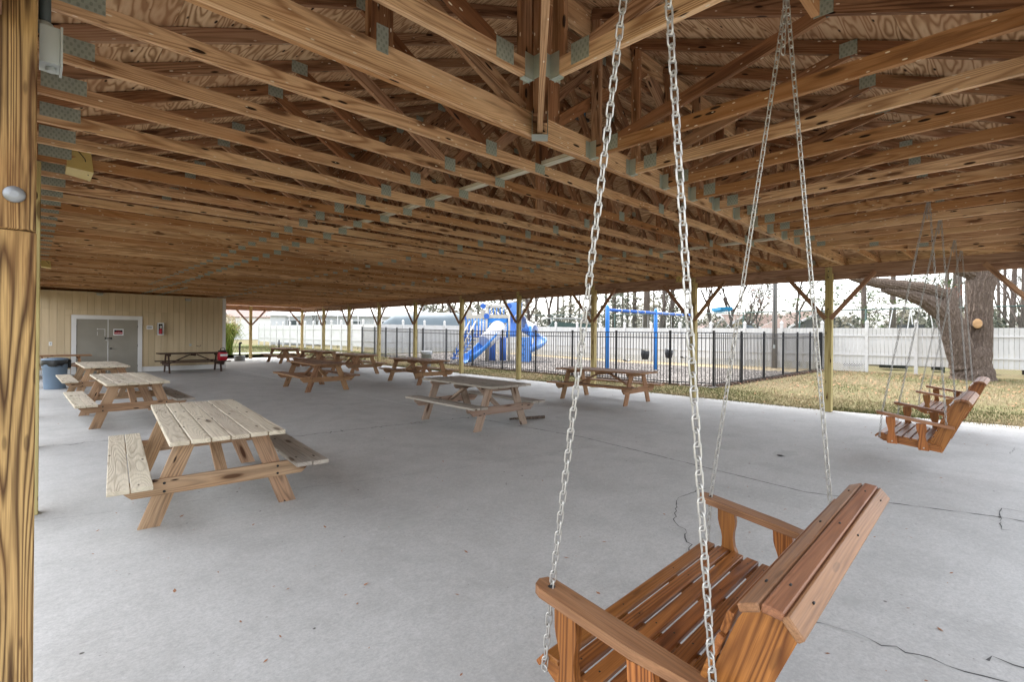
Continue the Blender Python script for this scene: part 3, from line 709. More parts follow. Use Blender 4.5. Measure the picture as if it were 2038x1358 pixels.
for s, dz in ((-.07, 0), (-.19, 0)):
    board('king_post', (s, 0, .1), (s, 0, 1.05), .11, .05, 'web', t, up=(1, 0, 0))
b = MB(); b.box((-.05, -.06, .075), (.13, .003, .18)); b.box((-.05, .06, .075), (.13, .003, .18)); b.box((-.05, 0, -.016), (.13, .125, .003)); b.build('joist_hanger', 'hanger', t)
jack('hip_truss', (XR + .06, -.14), (XR - 2.76, 2.7), zh, 'diagonal corner truss towards the oak tree', None, False, web=False)
tag(board('lateral_brace', (3.45, 2.8, ZC + .112), (3.4, 20.2, ZC + .112), .085, .036, 'runner'), 'whitish weathered board lying along the tops of the chords', 'board')
tag(board('lateral_brace', (8.75, 2.8, ZC + .112), (8.75, 20.2, ZC + .112), .085, .036, 'runner'), 'second whitish board along the chords, towards the playground side', 'board')
for i, (x, lb) in enumerate(((1.21, 'left chain of the nearest swing'), (2.5, 'right chain of the nearest swing'), (7.27, 'left chain of the middle swing'), (8.44, 'right chain of the middle swing'), (10.47, 'left chain of the farthest swing'), (11.74, 'right chain of the farthest swing'))):
    j0 = math.floor((x - X0) / DT); a = X0 + DT * j0
    tag(board('blocking', (a - .03, .77, ZC + .17), (a + DT + .03, .77, ZC + .17), .038, .089, 'truss'), 'short block between jack trusses above the ' + lb, 'timber block')
# ------------------------------------------------------------------ picnic tables
def picnic(label, kind, L=2.5, fr=.93, top=.86):
    tm, bm, lm, sm = kind
    t = empty('picnic_table', (0, 0, 0), label, 'picnic table', 'wooden picnic tables on the slab')
    n = 6; w = top / n
    for i in range(n):
        x = (i - 2.5) * w; j = R.uniform(-.012, .012); z = .751 + R.uniform(-.002, .002)
        board('top_board', (x, -L / 2 + j, z), (x + R.uniform(-.002, .002), L / 2 + j * .5, z), w - .009, .038, tm, t, ch=.005)
    for y in (-fr + .04, 0, fr - .04):
        b = MB(); h = top / 2 - .02
        b.prism([(-h, .731), (-h, .70), (-h + .05, .65), (h - .05, .65), (h, .70), (h, .731)], 1, y - .019, y + .019)
        shaped('cleat', b, (-h, y, .69), (h, y, .69), lm, t)
    for sx in (-1, 1):
        for sy in (-1, 1):
            b = MB(); y = sy * fr; a, c = .27, .535
            b.prism([(sx * a - .075, .729), (sx * a + .075, .729), (sx * c + .075, 0), (sx * c - .075, 0)], 1, y - .019, y + .019)
            shaped('leg', b, (sx * c, y, 0), (sx * a, y, .73), lm, t, up=(0, 1, 0))
    for sy in (-1, 1):
        y = sy * (fr + .038); h = .74
        b = MB(); b.prism([(-h, .405), (-h, .36), (-h + .09, .272), (h - .09, .272), (h, .36), (h, .405)], 1, y - .019, y + .019)
        shaped('bench_support', b, (-h, y, .34), (h, y, .34), lm, t)
        for sx in (-1, 1):
            for dz in (.30, .37):
                m = MB(); m.tube([(sx * .435, y + sy * .018, dz), (sx * .435, y + sy * .026, dz)], .011, 8); m.build('bolt', 'ink', t)
        board('brace', (0, sy * (fr - .05), .34), (0, sy * .12, .69), .038, .089, lm, t, up=(1, 0, 0))
    for x in (-.735, -.592, .592, .735):
        j = R.uniform(-.015, .015)
        board('bench_board', (x, -L / 2 + j, .425), (x, L / 2 + j, .425 + R.uniform(-.003, .003)), .137, .038, bm if x < 0 else sm, t, ch=.004)
    return t
PALE = ('pale', 'pale', 'leg', 'greyw'); BROWN = ('brown', 'brown', 'brown', 'brown'); GREY = ('greyw', 'greyw', 'greyleg', 'greyw'); DARK = ('darkw',) * 4
def at(t, x, y, deg=0.0): t.location = (x, y, 0); t.rotation_euler = (0, 0, math.radians(deg)); return t
t1 = picnic('bleached picnic table with orange legs, nearest one on the left', PALE, 2.62); at(t1, 1.31, 6.13, -5)
t9 = picnic('brown picnic table standing in front of the cluster of three far tables', BROWN, 2.5); at(t9, 5.82, 14.82, -2)
t11 = picnic('silvery grey weathered picnic table in the middle of the slab', GREY, 2.15, .81, .92); at(t11, 5.78, 7.33, -1)
t5 = picnic('dark stained picnic table against the tan wall with a red bag on it', DARK, 2.3, .86); at(t5, 4.57, 23.98, 90)
CH = child_map()
for src, label, x, y, d in (
        (t1, 'bleached picnic table just behind the nearest bleached one', 1.26, 12.05, 1), (t1, 'bleached picnic table beside the blue grey bin', 1.28, 17.25, 1),
        (t9, 'brown picnic table seen long side on, in front of the grey bin', 9.07, 14.5, -1), (t9, 'brown picnic table in front of the blue swing frame', 10.08, 7.5, 3),
        (t9, 'brown picnic table nearest the left end of the black fence', 9.12, 19.3, -2), (t9, 'brown picnic table in the middle of the far cluster', 9.3, 23.4, 2),
        (t9, 'brown picnic table at the far left of the cluster, nearest the black receptacle', 9.42, 28.1, 0), (t9, 'reddish picnic table behind the blue grey bin by the double door', .25, 23.9, 90)):
    c = copy_tree(src, CH); c['label'] = label; at(c, x, y, d)
b = MB(); P0 = Vector((6.35, 6.95, .03)); 
b.tube([P0, P0 + Vector((.22, -.12, .005)), P0 + Vector((.44, -.2, 0)), P0 + Vector((.62, -.33, .01))], [.018, .026, .03, .028], 8)
o = b.build('fallen_branch', 'oakbark'); tag(o, 'short thick branch lying under the grey picnic table', 'branch')
b = MB(); b.tube([P0 + Vector((.62, -.33, .01)), P0 + Vector((.623, -.333, .01))], .0275, 10); b.build('cut_end', 'cutwood', o)

# ------------------------------------------------------------------ bench swings
def linkmesh(mat):
    key = 'link' + mat
    if key not in BOX:
        b = MB(); pts = []; r = .0105; h = .0155
        for i in range(6): a = math.pi * i / 5; pts.append((h + r * math.sin(a), r * math.cos(a), 0))
        for i in range(6): a = math.pi + math.pi * i / 5; pts.append((-h + r * math.sin(a), r * math.cos(a), 0))
        b.tube(pts, .0031, 6, closed=True)
        b.tube([(-h + .002, -r - .0028, 0), (-h + .001, 0, .0048), (-h + .002, r + .0028, 0), (-h + .003, 0, -.0048)], .0029, 4, closed=True)
        BOX[key] = b.mesh('link', mat)
    return BOX[key]
def chain(t, p0, p1, mat, links, pitch=.0385):
    p0, p1 = Vector(p0), Vector(p1); L = (p1 - p0).length; n = max(2, round(L / pitch)); d = (p1 - p0) / n
    m0 = frame(p0, p1, (0, 1, 0)); rot = m0.to_3x3().to_4x4(); sc = d.length / pitch
    if links:
        c = bpy.data.objects.new('chain', None); C.objects.link(c); c.parent = t; c.empty_display_size = .05
        lm = linkmesh(mat)
        for i in range(n):
            m = Matrix.Translation(p0 + d * (i + .5)) @ rot @ Matrix.Rotation((i % 2) * math.pi / 2 + .5, 4, 'X')
            link('link', lm, c, m)
    else:
        b = MB()
        for i in range(n):
            m = Matrix.Translation(p0 + d * (i + .5)) @ rot @ Matrix.Rotation((i % 2) * math.pi / 2 + .5, 4, 'X')
            pts = [m @ Vector(q) for q in ((.018, .0045, 0), (.018, -.0045, 0), (.009, -.010, 0), (-.009, -.010, 0), (-.018, -.0045, 0), (-.018, .0045, 0), (-.009, .010, 0), (.009, .010, 0))]
            b.tube(pts, .0042, 4, closed=True)
        b.build('chain', mat, t)
def hourglass(yc, z0, z1, wt, lean=0.0):
    pr = [(0, .05), (.2, .05), (.3, .043), (.36, .034), (.5, .03), (.6, .034), (.72, .044), (.8, .048), (1, .046)]
    Lh = [(yc + w * wt + lean * f, z0 + (z1 - z0) * f) for f, w in pr]; Rh = [(yc - w * wt + lean * f, z0 + (z1 - z0) * f) for f, w in reversed(pr)]
    return Lh + Rh
def swing(x0, W, label, links, hx):
    t = empty('bench_swing', (x0 + W / 2, .85, .35), label, 'swing', 'wooden bench swings hanging on chains')
    off = Matrix.Translation((-(x0 + W / 2), -.85, -.35))
    X = lambda u: x0 + u
    made = []
    def keep(o): o.matrix_basis = off @ o.matrix_basis; made.append(o); return o
    cm = 'galv' if links else 'chainfar'
    seatz = lambda y: .40 + (y - .66) * .11
    for u in (.035, W - .035, W / 3, 2 * W / 3):
        b = MB(); side = u < .05 or u > W - .05
        poly = [(.636, .326), (1.20, .384), (1.262, .425), (1.245, .458), (1.2, .468), (.66, .398)] if side else [(.66, .335), (1.2, .40), (1.23, .43), (1.2, .455), (.66, .398)]
        b.prism(poly, 0, X(u) - .017, X(u) + .017); keep(shaped('seat_rail', b, (X(u), .63, .36), (X(u), 1.25, .42), 'cedar', t))
        b = MB()
        poly = [(.745, .41), (.636, .326), (.402, .875), (.408, .905), (.43, .929), (.455, .938), (.49, .934), (.528, .918), (.565, .86)] if side else [(.70, .41), (.655, .40), (.45, .89), (.46, .935), (.50, .94), (.535, .9)]
        uu = u + (.034 if u < .05 else -.034 if u > W - .05 else .034)
        if side or True:
            b.prism(poly, 0, X(uu) - .017, X(uu) + .017); keep(shaped('back_frame', b, (X(uu), .66, .36), (X(uu), .46, .94), 'cedar', t))
    ys = [1.215, 1.135, 1.055, .975, .895, .815]
    for y in ys: keep(board('seat_slat', (X(.005), y, seatz(y) + .012), (X(W - .005), y, seatz(y) + .012), .064, .022, 'cedar', t, up=(0, -.11, 1), ch=.003))
    keep(board('seat_slat', (X(.005), 1.268, .447), (X(W - .005), 1.268, .447), .05, .022, 'cedar', t, up=(0, .75, .66), ch=.003))
    nb = Vector((0, .94, .33))
    for i in range(6):
        f = (i + .35) / 6.3; p = Vector((0, .742 - .18 * f, .43 + .49 * f))
        keep(board('back_slat', (X(.03), p.y, p.z), (X(W - .03), p.y, p.z), .07, .02, 'cedar', t, up=nb, ch=.003))
    for (y, z, ny, nz, w) in ((.508, .943, .36, .93, .058), (.449, .953, -.10, .99, .054), (.400, .928, -.76, .65, .062)):
        keep(board('crest_slat', (X(-.035), y, z), (X(W + .035), y, z), w, .024, 'crest', t, up=(0, ny, nz), ch=.004))
    if links:
        for u in (.08, W / 3 + .02, 2 * W / 3 + .02, W - .08):
            for y in ys:
                m = MB(); m.tube([(X(u), y, seatz(y) + .0228), (X(u), y, seatz(y) + .0236)], .0042, 6); keep(m.build('screw_head', 'ink', t))
        for u in (.12, W / 2 + .05, W - .12):
            for (y, z) in ((.449, .9655), (.3905, .9365), (.513, .9555)):
                m = MB(); m.tube([(X(u), y, z), (X(u) + .012, y, z)], .0035, 5); keep(m.build('screw_head', 'ink', t))
    for s, u in ((-1, 0), (1, W)):
        az = lambda y: .715 + (y - 1.15) * .145
        b = MB(); hw = .046
        pl = [(-hw, .86), (-hw, 1.235), (-hw * .75, 1.262), (0, 1.275), (hw * .75, 1.262), (hw, 1.235), (hw, .86), (hw * .45 - s * .02, .53), (-hw * .45 - s * .02, .53)]
        m = MB(); n = len(pl)
        m.v = [(X(u) + a, y, az(y) - .017) for a, y in pl] + [(X(u) + a, y, az(y) + .017) for a, y in pl]
        m.f = [tuple(range(n)), tuple(range(2 * n - 1, n - 1, -1))] + [(i, (i + 1) % n, n + (i + 1) % n, n + i) for i in range(n)]; m.sm = [False] * len(m.f)
        keep(shaped('armrest', m, (X(u), .53, az(.53)), (X(u), 1.27, az(1.27)), 'crest', t))
        hole = MB(); hole.tube([(X(u), 1.215, az(1.215) + .015), (X(u), 1.215, az(1.215) + .0185)], .014, 10); keep(hole.build('chain_hole', 'ink', t))
        for yc, z0, w, ln in ((1.105, .37, 1.0, .02), (.80, .335, 1.0, .03)):
            m = MB(); m.prism(hourglass(yc, z0, az(yc) - .02, w, ln), 0, X(u) - .001 - (.017 if s < 0 else -.017) - .016, X(u) - .001 - (.017 if s < 0 else -.017) + .016)
            keep(shaped('arm_post', m, (X(u), yc, z0), (X(u), yc, .7), 'cedar', t))
            for dz in (.03,):
                m = MB(); m.tube([(X(u) + s * .033, yc, z0 + dz), (X(u) + s * .037, yc, z0 + dz)], .009, 8); keep(m.build('bolt', 'galv', t))
        h = (hx[0] if s < 0 else hx[1]); top = Vector((h, .77, ZC + .1))
        fp = Vector((X(u), 1.215, az(1.215))); nose = Vector((X(u) + s * .01, 1.235, .44)); rp = Vector((X(u) + s * .028, .60, .66))
        before = set(t.children)
        chain(t, top, fp, cm, links); chain(t, fp, nose, cm, links); chain(t, top + Vector((0, -.004, -.003)), rp, cm, links)
        chain(t, top + Vector((.006, .006, 0)), top + Vector((.008, .014, -.26)), cm, links)
        m = MB(); m.tube([top + Vector((0, 0, -.012)), top + Vector((.011, 0, .004)), top + Vector((0, 0, .02)), top + Vector((0, 0, .035))], .005, 6); m.build('hook', cm, t)
        m = MB(); m.tube([nose + Vector((0, .012 * math.cos(a), .012 * math.sin(a))) for a in [i * .785 for i in range(8)]], .0035, 5, closed=True); m.build('eye_bolt', cm, t)
        for c in t.children:
            if c not in before: c.matrix_basis = off @ c.matrix_basis
    return t
sw = swing(1.335, 1.40, 'stained wooden bench swing nearest the camera, seen from behind', True, (1.21, 2.5))
sw.rotation_euler = (0, .006, math.radians(2.2)); sw.location.y += .028
swing(7.30, 1.19, 'wooden bench swing in the middle of the three, hanging over the slab', False, (7.22, 8.38))
swing(10.52, 1.26, 'wooden bench swing farthest away, in front of the oak trunk', False, (10.4, 11.65))

# ------------------------------------------------------------------ building with the double door
BY = 25.12
bd = empty('storage_building', (2, BY, 0), 'tan sided building with a grey double door under the pavilion roof', 'building')
off = Matrix.Translation(-bd.location)
def on(o, par=bd):
    o.parent = par; o.matrix_basis = off @ o.matrix_basis; return o
b = MB(); b.box((1.94, BY + 3.6, 1.54), (7.9, 7.1, 3.06)); on(b.build('wall', 'siding'))
bx = -2.0; i = 0
while bx < 5.86:
    w = .203; x1 = min(bx + w, 5.85)
    for z0, z1 in ((.20, 2.395), (2.402, 3.09)):
        if x1 > 1.0 and bx < 3.08 and z0 < 1: a, c = 2.215, z1
        else: a, c = z0, z1
        if x1 > 1.0 and bx < 3.08 and z0 < 1 and (bx < 1.0 or x1 > 3.08):
            if bx < 1.0: xx0, xx1 = bx, 1.0
            else: xx0, xx1 = 3.08, x1
            m = MB(); m.box(((xx0 + xx1) / 2, BY + .035, (.2 + 2.2) / 2), (xx1 - xx0 - .006, .03, 2.0)); on(m.build('siding_board', 'siding'))
        if c - a > .05:
            m = MB(); m.box(((bx + x1) / 2, BY + .035, (a + c) / 2), (x1 - bx - .007, .03, c - a)); on(m.build('siding_board', 'siding'))
    bx += w; i += 1
for p, d in (((4.465, BY + .02, .1), (2.78, .035, .19)), ((-.5, BY + .02, .1), (3.0, .035, .19)), ((5.91, BY + .02, 1.55), (.12, .06, 3.08))):
    m = MB(); m.box(p, d); on(m.build('white_trim_board', 'trimw'))
dr = empty('double_door', (0, 0, 0)); dr.parent = bd; dr.matrix_basis = off
def sub(o): o.parent = dr; return o
for p, d in (((1.085, BY, 1.1), (.135, .06, 2.2)), ((3.01, BY, 1.1), (.135, .06, 2.2)), ((2.045, BY, 2.135), (2.06, .062, .15))):
    m = MB(); m.box(p, d); sub(m.build('door_frame', 'trimw'))
for x0, x1 in ((1.155, 2.036), (2.052, 2.94)):
    m = MB(); m.box(((x0 + x1) / 2, BY + .012, 1.035), (x1 - x0, .04, 2.05)); sub(m.build('door_leaf', 'doorg'))
m = MB(); m.box((2.044, BY - .002, 1.04), (.022, .03, 2.04)); sub(m.build('astragal', 'trimw'))
m = MB(); m.lathe([(.012, 0), (.012, .03), (.03, .04), (.03, .065), (.015, .075)], n=14); o = m.build('door_knob', 'black'); o.matrix_basis = Matrix.Translation((2.125, BY - .01, .945)) @ Matrix.Rotation(math.pi / 2, 4, 'X'); sub(o)
m = MB(); m.box((2.05, BY - .02, 1.335), (.20, .012, .03)); m.box((1.97, BY - .02, 1.335), (.03, .02, .06)); m.box((2.14, BY - .02, 1.335), (.04, .02, .07)); sub(m.build('hasp', 'black'))
m = MB(); m.box((2.0, BY - .04, 1.27), (.05, .025, .055)); m.tube([(1.985, BY - .04, 1.295), (1.985, BY - .04, 1.325), (2.0, BY - .04, 1.34), (2.015, BY - .04, 1.325), (2.015, BY - .04, 1.295)], .005, 6); sub(m.build('padlock', 'galv'))
for z in (.25, 1.05, 1.8):
    for x in (1.152, 2.943):
        m = MB(); m.tube([(x, BY - .012, z - .05), (x, BY - .012, z + .05)], .011, 8); sub(m.build('hinge', 'black'))
m = MB(); m.box((1.84, BY - .0085, 1.69), (.22, .002, .012)); m.box((1.955, BY - .0085, 1.56), (.013, .002, .28)); m.box((1.74, BY - .0085, 1.52), (.012, .002, .14)); m.box((1.74, BY - .0085, 1.69), (.02, .002, .05)); sub(m.build('paint_mark', 'trimw'))
def text(s, size, name, mat, mw, parent):
    cu = bpy.data.curves.new('t', 'FONT'); cu.body = s; cu.size = size; cu.align_x = 'CENTER'; cu.align_y = 'CENTER'; cu.extrude = .0006
    ob = bpy.data.objects.new('t', cu); C.objects.link(ob); dg = bpy.context.evaluated_depsgraph_get(); dg.update()
    me = bpy.data.meshes.new_from_object(ob.evaluated_get(dg)); bpy.data.objects.remove(ob)
    me.materials.clear(); me.materials.append(MAT[mat]); return link(name, me, parent, mw)
FACE = lambda x, y, z: Matrix.Translation((x, y, z)) @ Matrix.Rotation(math.pi / 2, 4, 'X')
sg = empty('door_sign', (2.35, BY - .012, 1.575), 'small white sign with red and black printing on the right door', 'sign')
m = MB(); m.box((0, 0, 0), (.30, .004, .245)); m.build('backing', 'whitep', sg)
m = MB(); m.box((0, -.0035, 0), (.25, .002, .175)); m.build('black_panel', 'ink', sg)
m = MB(); m.box((0, -.0055, -.035), (.245, .001, .075)); m.build('red_panel', 'redpaint', sg)
text('NO', .075, 'lettering', 'redpaint', FACE(0, -.0062, .045), sg); text('SMOKING', .05, 'lettering', 'whitep', FACE(0, -.0072, -.037), sg)
fe = empty('extinguisher_cabinet', (3.65, BY, 1.715), 'white framed cabinet with a red extinguisher on the tan wall', 'fire extinguisher')
m = MB(); m.box((0, -.05, 0), (.205, .10, .49)); m.build('cabinet', 'darkgap', fe)
for p, d in (((0, -.105, .228), (.21, .02, .045)), ((0, -.105, -.228), (.21, .02, .045)), ((-.086, -.105, 0), (.04, .02, .412)), ((.086, -.105, 0), (.04, .02, .412))):
    m = MB(); m.box(p, d); m.build('frame', 'whitep', fe)
m = MB(); m.lathe([(.045, -.2), (.05, -.19), (.05, -.03), (.03, 0), (.012, .015), (.012, .04)], (0, -.135, 0), 12); m.build('extinguisher', 'redpaint', fe)
m = MB(); m.box((0, -.16, .08), (.06, .09, .11)); m.build('valve', 'galv', fe)
ws = empty('wall_notice', (3.315, BY + .01, 1.775), 'small white rounded notice beside the extinguisher cabinet', 'sign')
m = MB(); r = .03; pl = []
for cx, cz, a0 in ((.075, .05, 0), (-.075, .05, 90), (-.075, -.05, 180), (.075, -.05, 270)):
    for k in range(4): a = math.radians(a0 + 30 * k); pl.append((cx + r * math.cos(a), cz + r * math.sin(a)))
m.prism(pl, 1, -.004, .004); m.build('plate', 'whitep', ws)
for z, w in ((.035, .14), (.012, .15), (-.012, .13), (-.035, .15)):
    m = MB(); m.box((0, -.0055, z), (w, .001, .009)); m.build('print_line', 'ink', ws)
ot = empty('wall_outlet', (.475, BY + .015, 1.14), 'white outlet cover on the tan wall left of the door', 'outlet')
m = MB(); m.box((0, 0, 0), (.085, .012, .14)); m.build('cover', 'whitep', ot); m = MB(); m.box((0, -.0075, 0), (.035, .003, .07)); m.build('socket', 'boxgrey', ot)
for x, z, lb in ((1.79, 3.03, 'small grey flood lamp above the double door'), (4.56, 2.965, 'small grey flood lamp above the dark table')):
    l = empty('wall_lamp', (x, BY, z), lb, 'lamp', 'flood lamps under the eave of the building')
    m = MB(); m.box((0, -.02, 0), (.10, .05, .09)); m.build('base', 'boxgrey', l)
    m = MB(); m.prism([(-.17, -.07), (-.05, -.03), (-.05, .05), (-.15, .02)], 0, -.09, .09); m.build('lamp_head', 'boxgrey', l)
hk = empty('wall_hook', (5.0, BY + .01, .98), 'bent metal hook with a round cap on the tan wall', 'hook')
m = MB(); m.tube([(-.12, -.02, .04), (0, -.03, 0), (.04, -.03, .03), (.03, -.04, .07)], .008, 6); m.build('hook_arm', 'black', hk)
m = MB(); m.tube([(-.32, .005, .07), (-.32, -.008, .07)], .05, 14); m.build('round_cap', 'boxgrey', hk)
# red bag hanging over the end of the dark table
bg_ = empty('red_bag', (5.50, 23.62, .44), 'red and black bag with a pale band on the bench of the dark table', 'bag')
def rbox(name, mat, c, d, par, k=.25):
    m = MB(); x, y, z = (q / 2 for q in d); ring = []
    for fz, s in ((-1, .8), (-.8, 1), (.7, 1), (.95, .75), (1, .5)):
        for a in range(12):
            an = a * math.pi / 6; ex = abs(math.cos(an)) ** .5 * (1 if math.cos(an) >= 0 else -1); ey = abs(math.sin(an)) ** .5 * (1 if math.sin(an) >= 0 else -1)
            m.v.append((c[0] + x * s * ex, c[1] + y * s * ey, c[2] + z * fz))
    for i in range(4):
        for a in range(12): m.f.append((i * 12 + a, i * 12 + (a + 1) % 12, i * 12 + 12 + (a + 1) % 12, i * 12 + 12 + a)); m.sm.append(True)
    m.f += [tuple(reversed(range(12))), tuple(range(48, 60))]; m.sm += [False, False]
    return m.build(name, mat, par)
rbox('bag_body', 'redpaint', (0, 0, .19), (.34, .26, .38), bg_); rbox('bag_lid', 'bag', (0, 0, .36), (.30, .24, .12), bg_)
m = MB(); m.box((.03, -.133, .22), (.26, .004, .09)); m.build('pale_band', 'whitep', bg_)
m = MB(); m.tube([(-.08, 0, .41), (-.06, 0, .49), (.06, 0, .52), (.10, 0, .41)], .016, 6); m.build('bag_handle', 'bag', bg_)

# ------------------------------------------------------------------ bins and fittings
def bin_(x, y, mat, r, h, label, bagm, lid=True, txt=False):
    t = empty('rubbish_bin', (x, y, gz(x, y) + .04 if x > 12.4 else 0), label, 'bin')
    m = MB(); m.lathe([(r * .84, 0), (r * .85, .02), (r * .97, h * .70), (r * 1.02, h * .71), (r * 1.03, h * .9), (r * .99, h * .93)], n=28); m.build('bin_body', mat, t)
    m = MB(); m.lathe([(r * 1.05, h * .88), (r * 1.07, h * .93), (r * 1.03, h * .965), (r * .93, h * .975), (r * .88, h * .9)], n=28); m.build('bin_rim', 'binblue' if lid else bagm, t)
    m = MB(); n = 28
    for k, (rr, z) in enumerate(((1.06, .96), (1.075, .90), (1.085, .83), (1.07, .79))):
        for j in range(n):
            a = 6.2832 * j / n; q = rr + R.uniform(0, .03); zz = z * h + (R.uniform(-.04, .05) if k == 3 else 0); m.v.append((r * q * math.cos(a), r * q * math.sin(a), zz))
    for i in range(3):
        for j in range(n): m.f.append((i * n + j, i * n + (j + 1) % n, (i + 1) * n + (j + 1) % n, (i + 1) * n + j)); m.sm.append(True)
    m.build('bin_liner', bagm, t)
    if txt:
        o = text('BRUTE', .085, 'lettering', 'ink', Matrix(), t); me = o.data; a0 = -math.pi / 2 + .12
        for v in me.vertices:
            a = a0 + v.co.x / r; rr = r * 1.034 + v.co.z + .0005; v.co = (rr * math.cos(a), rr * math.sin(a), .765 * h + v.co.y)
    return t
tb = bin_(.46, 19.35, 'binblue', .27, .84, 'round blue grey rubbish bin with a black liner by the bleached tables', 'bag', True, True)
m = MB(); m.lathe([(.285, .80), (.29, .83), (.27, .85), (.1, .87), (.0, .875)], n=28); m.build('bin_lid', 'binblue', tb)
rbox('bag_corner', 'bag', (.27, -.02, .70), (.12, .16, .26), tb)
bin_(13.25, 20.45, 'bingrey', .25, .74, 'round grey rubbish bin with a grey liner on the grass', 'baglight', False)
rc = empty('ash_receptacle', (8.05, 31.0, 0), 'black smokers post standing in a dark bucket by the far end', 'receptacle')
m = MB(); m.lathe([(.25, 0), (.26, .02), (.27, .26), (.24, .3), (.05, .31)], n=20); m.build('bucket', 'bingrey', rc)
m = MB(); m.tube([(0, 0, .3), (0, 0, .98)], .05, 10); m.tube([(-.02, 0, .98), (.1, 0, 1.0)], .055, 8); m.build('tube', 'black', rc)
def flood(x, y, z, label, s=1.0, rz=0.0):
    t = empty('floodlight', (x, y, z), label, 'floodlight', 'yellowed floodlights on the posts', rz=rz)
    m = MB(); m.v = [(-.02 * s, -.14 * s, -.08 * s), (-.02 * s, .14 * s, -.08 * s), (-.02 * s, .1 * s, .09 * s), (-.02 * s, -.1 * s, .09 * s), (.14 * s, -.17 * s, -.10 * s), (.14 * s, .17 * s, -.10 * s), (.12 * s, .13 * s, .11 * s), (.12 * s, -.13 * s, .11 * s)]
    m.f = [(0, 1, 2, 3), (4, 7, 6, 5), (0, 4, 5, 1), (1, 5, 6, 2), (2, 6, 7, 3), (3, 7, 4, 0)]; m.sm = [False] * 6; m.build('housing', 'yellowed', t)
    m = MB(); m.box((-.06 * s, 0, .02 * s), (.10 * s, .05 * s, .05 * s)); m.build('arm', 'yellowed', t)
    m = MB(); m.tube([(.02, -.15 * s, .1 * s), (.10, -.16 * s, .0), (.13, -.05 * s, -.1 * s), (.14, .1 * s, -.08 * s), (.13, .16 * s, .06 * s)], .004, 5); m.build('cable', 'black', t)
    return t
flood(.24, 6.5, 3.27, 'yellowed floodlight on the near side row, closest to the big streaked post', 1.15)
flood(.16, 15.9, 3.16, 'yellowed floodlight farther down the near side row, above the bleached tables')
flood(12.02, 6.45, 3.13, 'yellowed floodlight on the post left of the turquoise boat top', .75, 2.6)
eb = empty('switch_box', (.046, 3.0, 2.87), 'grey electrical box with a conduit at the top of the streaked post', 'switch box')
m = MB(); m.box((0, 0, 0), (.062, .115, .155)); m.build('box', 'boxgrey', eb)
m = MB(); m.box((.036, 0, 0), (.008, .13, .17)); m.build('cover', 'boxgrey', eb)
m = MB(); m.tube([(-.015, 0, .07), (-.015, 0, .36)], .02, 10); m.build('conduit', 'conduit', eb)
m = MB(); m.lathe([(.027, -.01), (.027, .03), (.022, .035)], (-.015, 0, .075), 12); m.build('conduit_nut', 'boxgrey', eb)
m = MB(); m.tube([(.005, 0, -.075), (.005, 0, -.095)], .018, 12); m.build('knockout', 'boxgrey', eb)
zp = empty('blue_screen', (6.05, 5.02, 5.22), 'small blue screen in a black frame up among the roof webs', 'screen')
m = MB(); m.box((0, 0, 0), (.22, .04, .20)); m.build('screen_frame', 'black', zp); m = MB(); m.box((0, -.023, 0), (.18, .006, .16)); m.build('screen_panel', 'bimini', zp)
m = MB(); m.box((0, 0, -.13), (.34, .1, .04)); m.build('screen_base', 'black', zp)
# ------------------------------------------------------------------ black metal fence round the playground
def bfence(pts, label, gate=False):
    t = empty('metal_fence' if not gate else 'metal_gate', (*pts[0], 0), label, 'fence' if not gate else 'gate', None if gate else 'black metal fence runs round the playground')
    off = Matrix.Translation((-pts[0][0], -pts[0][1], 0))
    def k(o): o.matrix_basis = off @ o.matrix_basis; return o
    H = 1.80
    for i, p in enumerate(pts):
        z = gz(*p); o = board('fence_post', (*p, z - .02), (*p, z + H + .03), .06, .06, 'black', t); k(o)
        m = MB(); m.box((*p, z + H + .04), (.07, .07, .02)); m.build('post_cap', 'black', o).matrix_basis = o.matrix_basis.inverted() @ off
    for p, q in zip(pts, pts[1:]):
        P, Q = Vector((*p, gz(*p))), Vector((*q, gz(*q))); L = (Q - P).length
        for z in (.12, H - .20, H - .02):
            k(board('rail', P + Vector((0, 0, z)), Q + Vector((0, 0, z)), .03, .03, 'black', t))
        n = max(2, round(L / .125))
        for j in range(1, n):
            c = P + (Q - P) * (j / n); k(board('picket', c + Vector((0, 0, .04)), c + Vector((0, 0, H - .02)), .018, .018, 'black', t))
    return t
f1 = [(15.05, 23.6), (15.05, 21.4), (15.05, 19.2), (15.05, 17.0), (15.05, 14.85), (15.05, 12.8), (15.08, 10.7), (15.1, 8.5)]
bfence(f1, 'long black metal picket fence running between the slab and the playground')
bfence([(15.1, 8.5), (15.5, 7.15), (17.35, 7.0), (19.35, 6.95), (21.4, 6.93), (23.1, 6.9), (24.7, 6.85), (26.0, 6.8)], 'black metal picket fence turning away from the slab towards the white fence')
bfence([(15.05, 23.6), (15.02, 24.9), (15.0, 26.3), (15.0, 27.6), (15.0, 29.0), (14.95, 30.6)], 'far left end of the black picket fence behind the far tables')
bfence([(26.1, 6.75), (27.2, 6.6)], 'narrow black metal gate next to the white fence', True)
m = MB()
for (p, q) in list(zip(f1, f1[1:])) + [((15.1, 8.5), (15.5, 7.15)), ((15.5, 7.15), (26, 6.8))]:
    P, Q = Vector((*p, gz(*p))), Vector((*q, gz(*q))); n = max(2, int((Q - P).length / .3))
    for j in range(n):
        c = P + (Q - P) * ((j + .5) / n); m.box(c + Vector((R.uniform(-.02, .02), R.uniform(-.02, .02), .0)), (.11, .27, .12 + R.uniform(0, .04)))
tag(m.build('edging_bricks', 'mud'), kind='stuff')
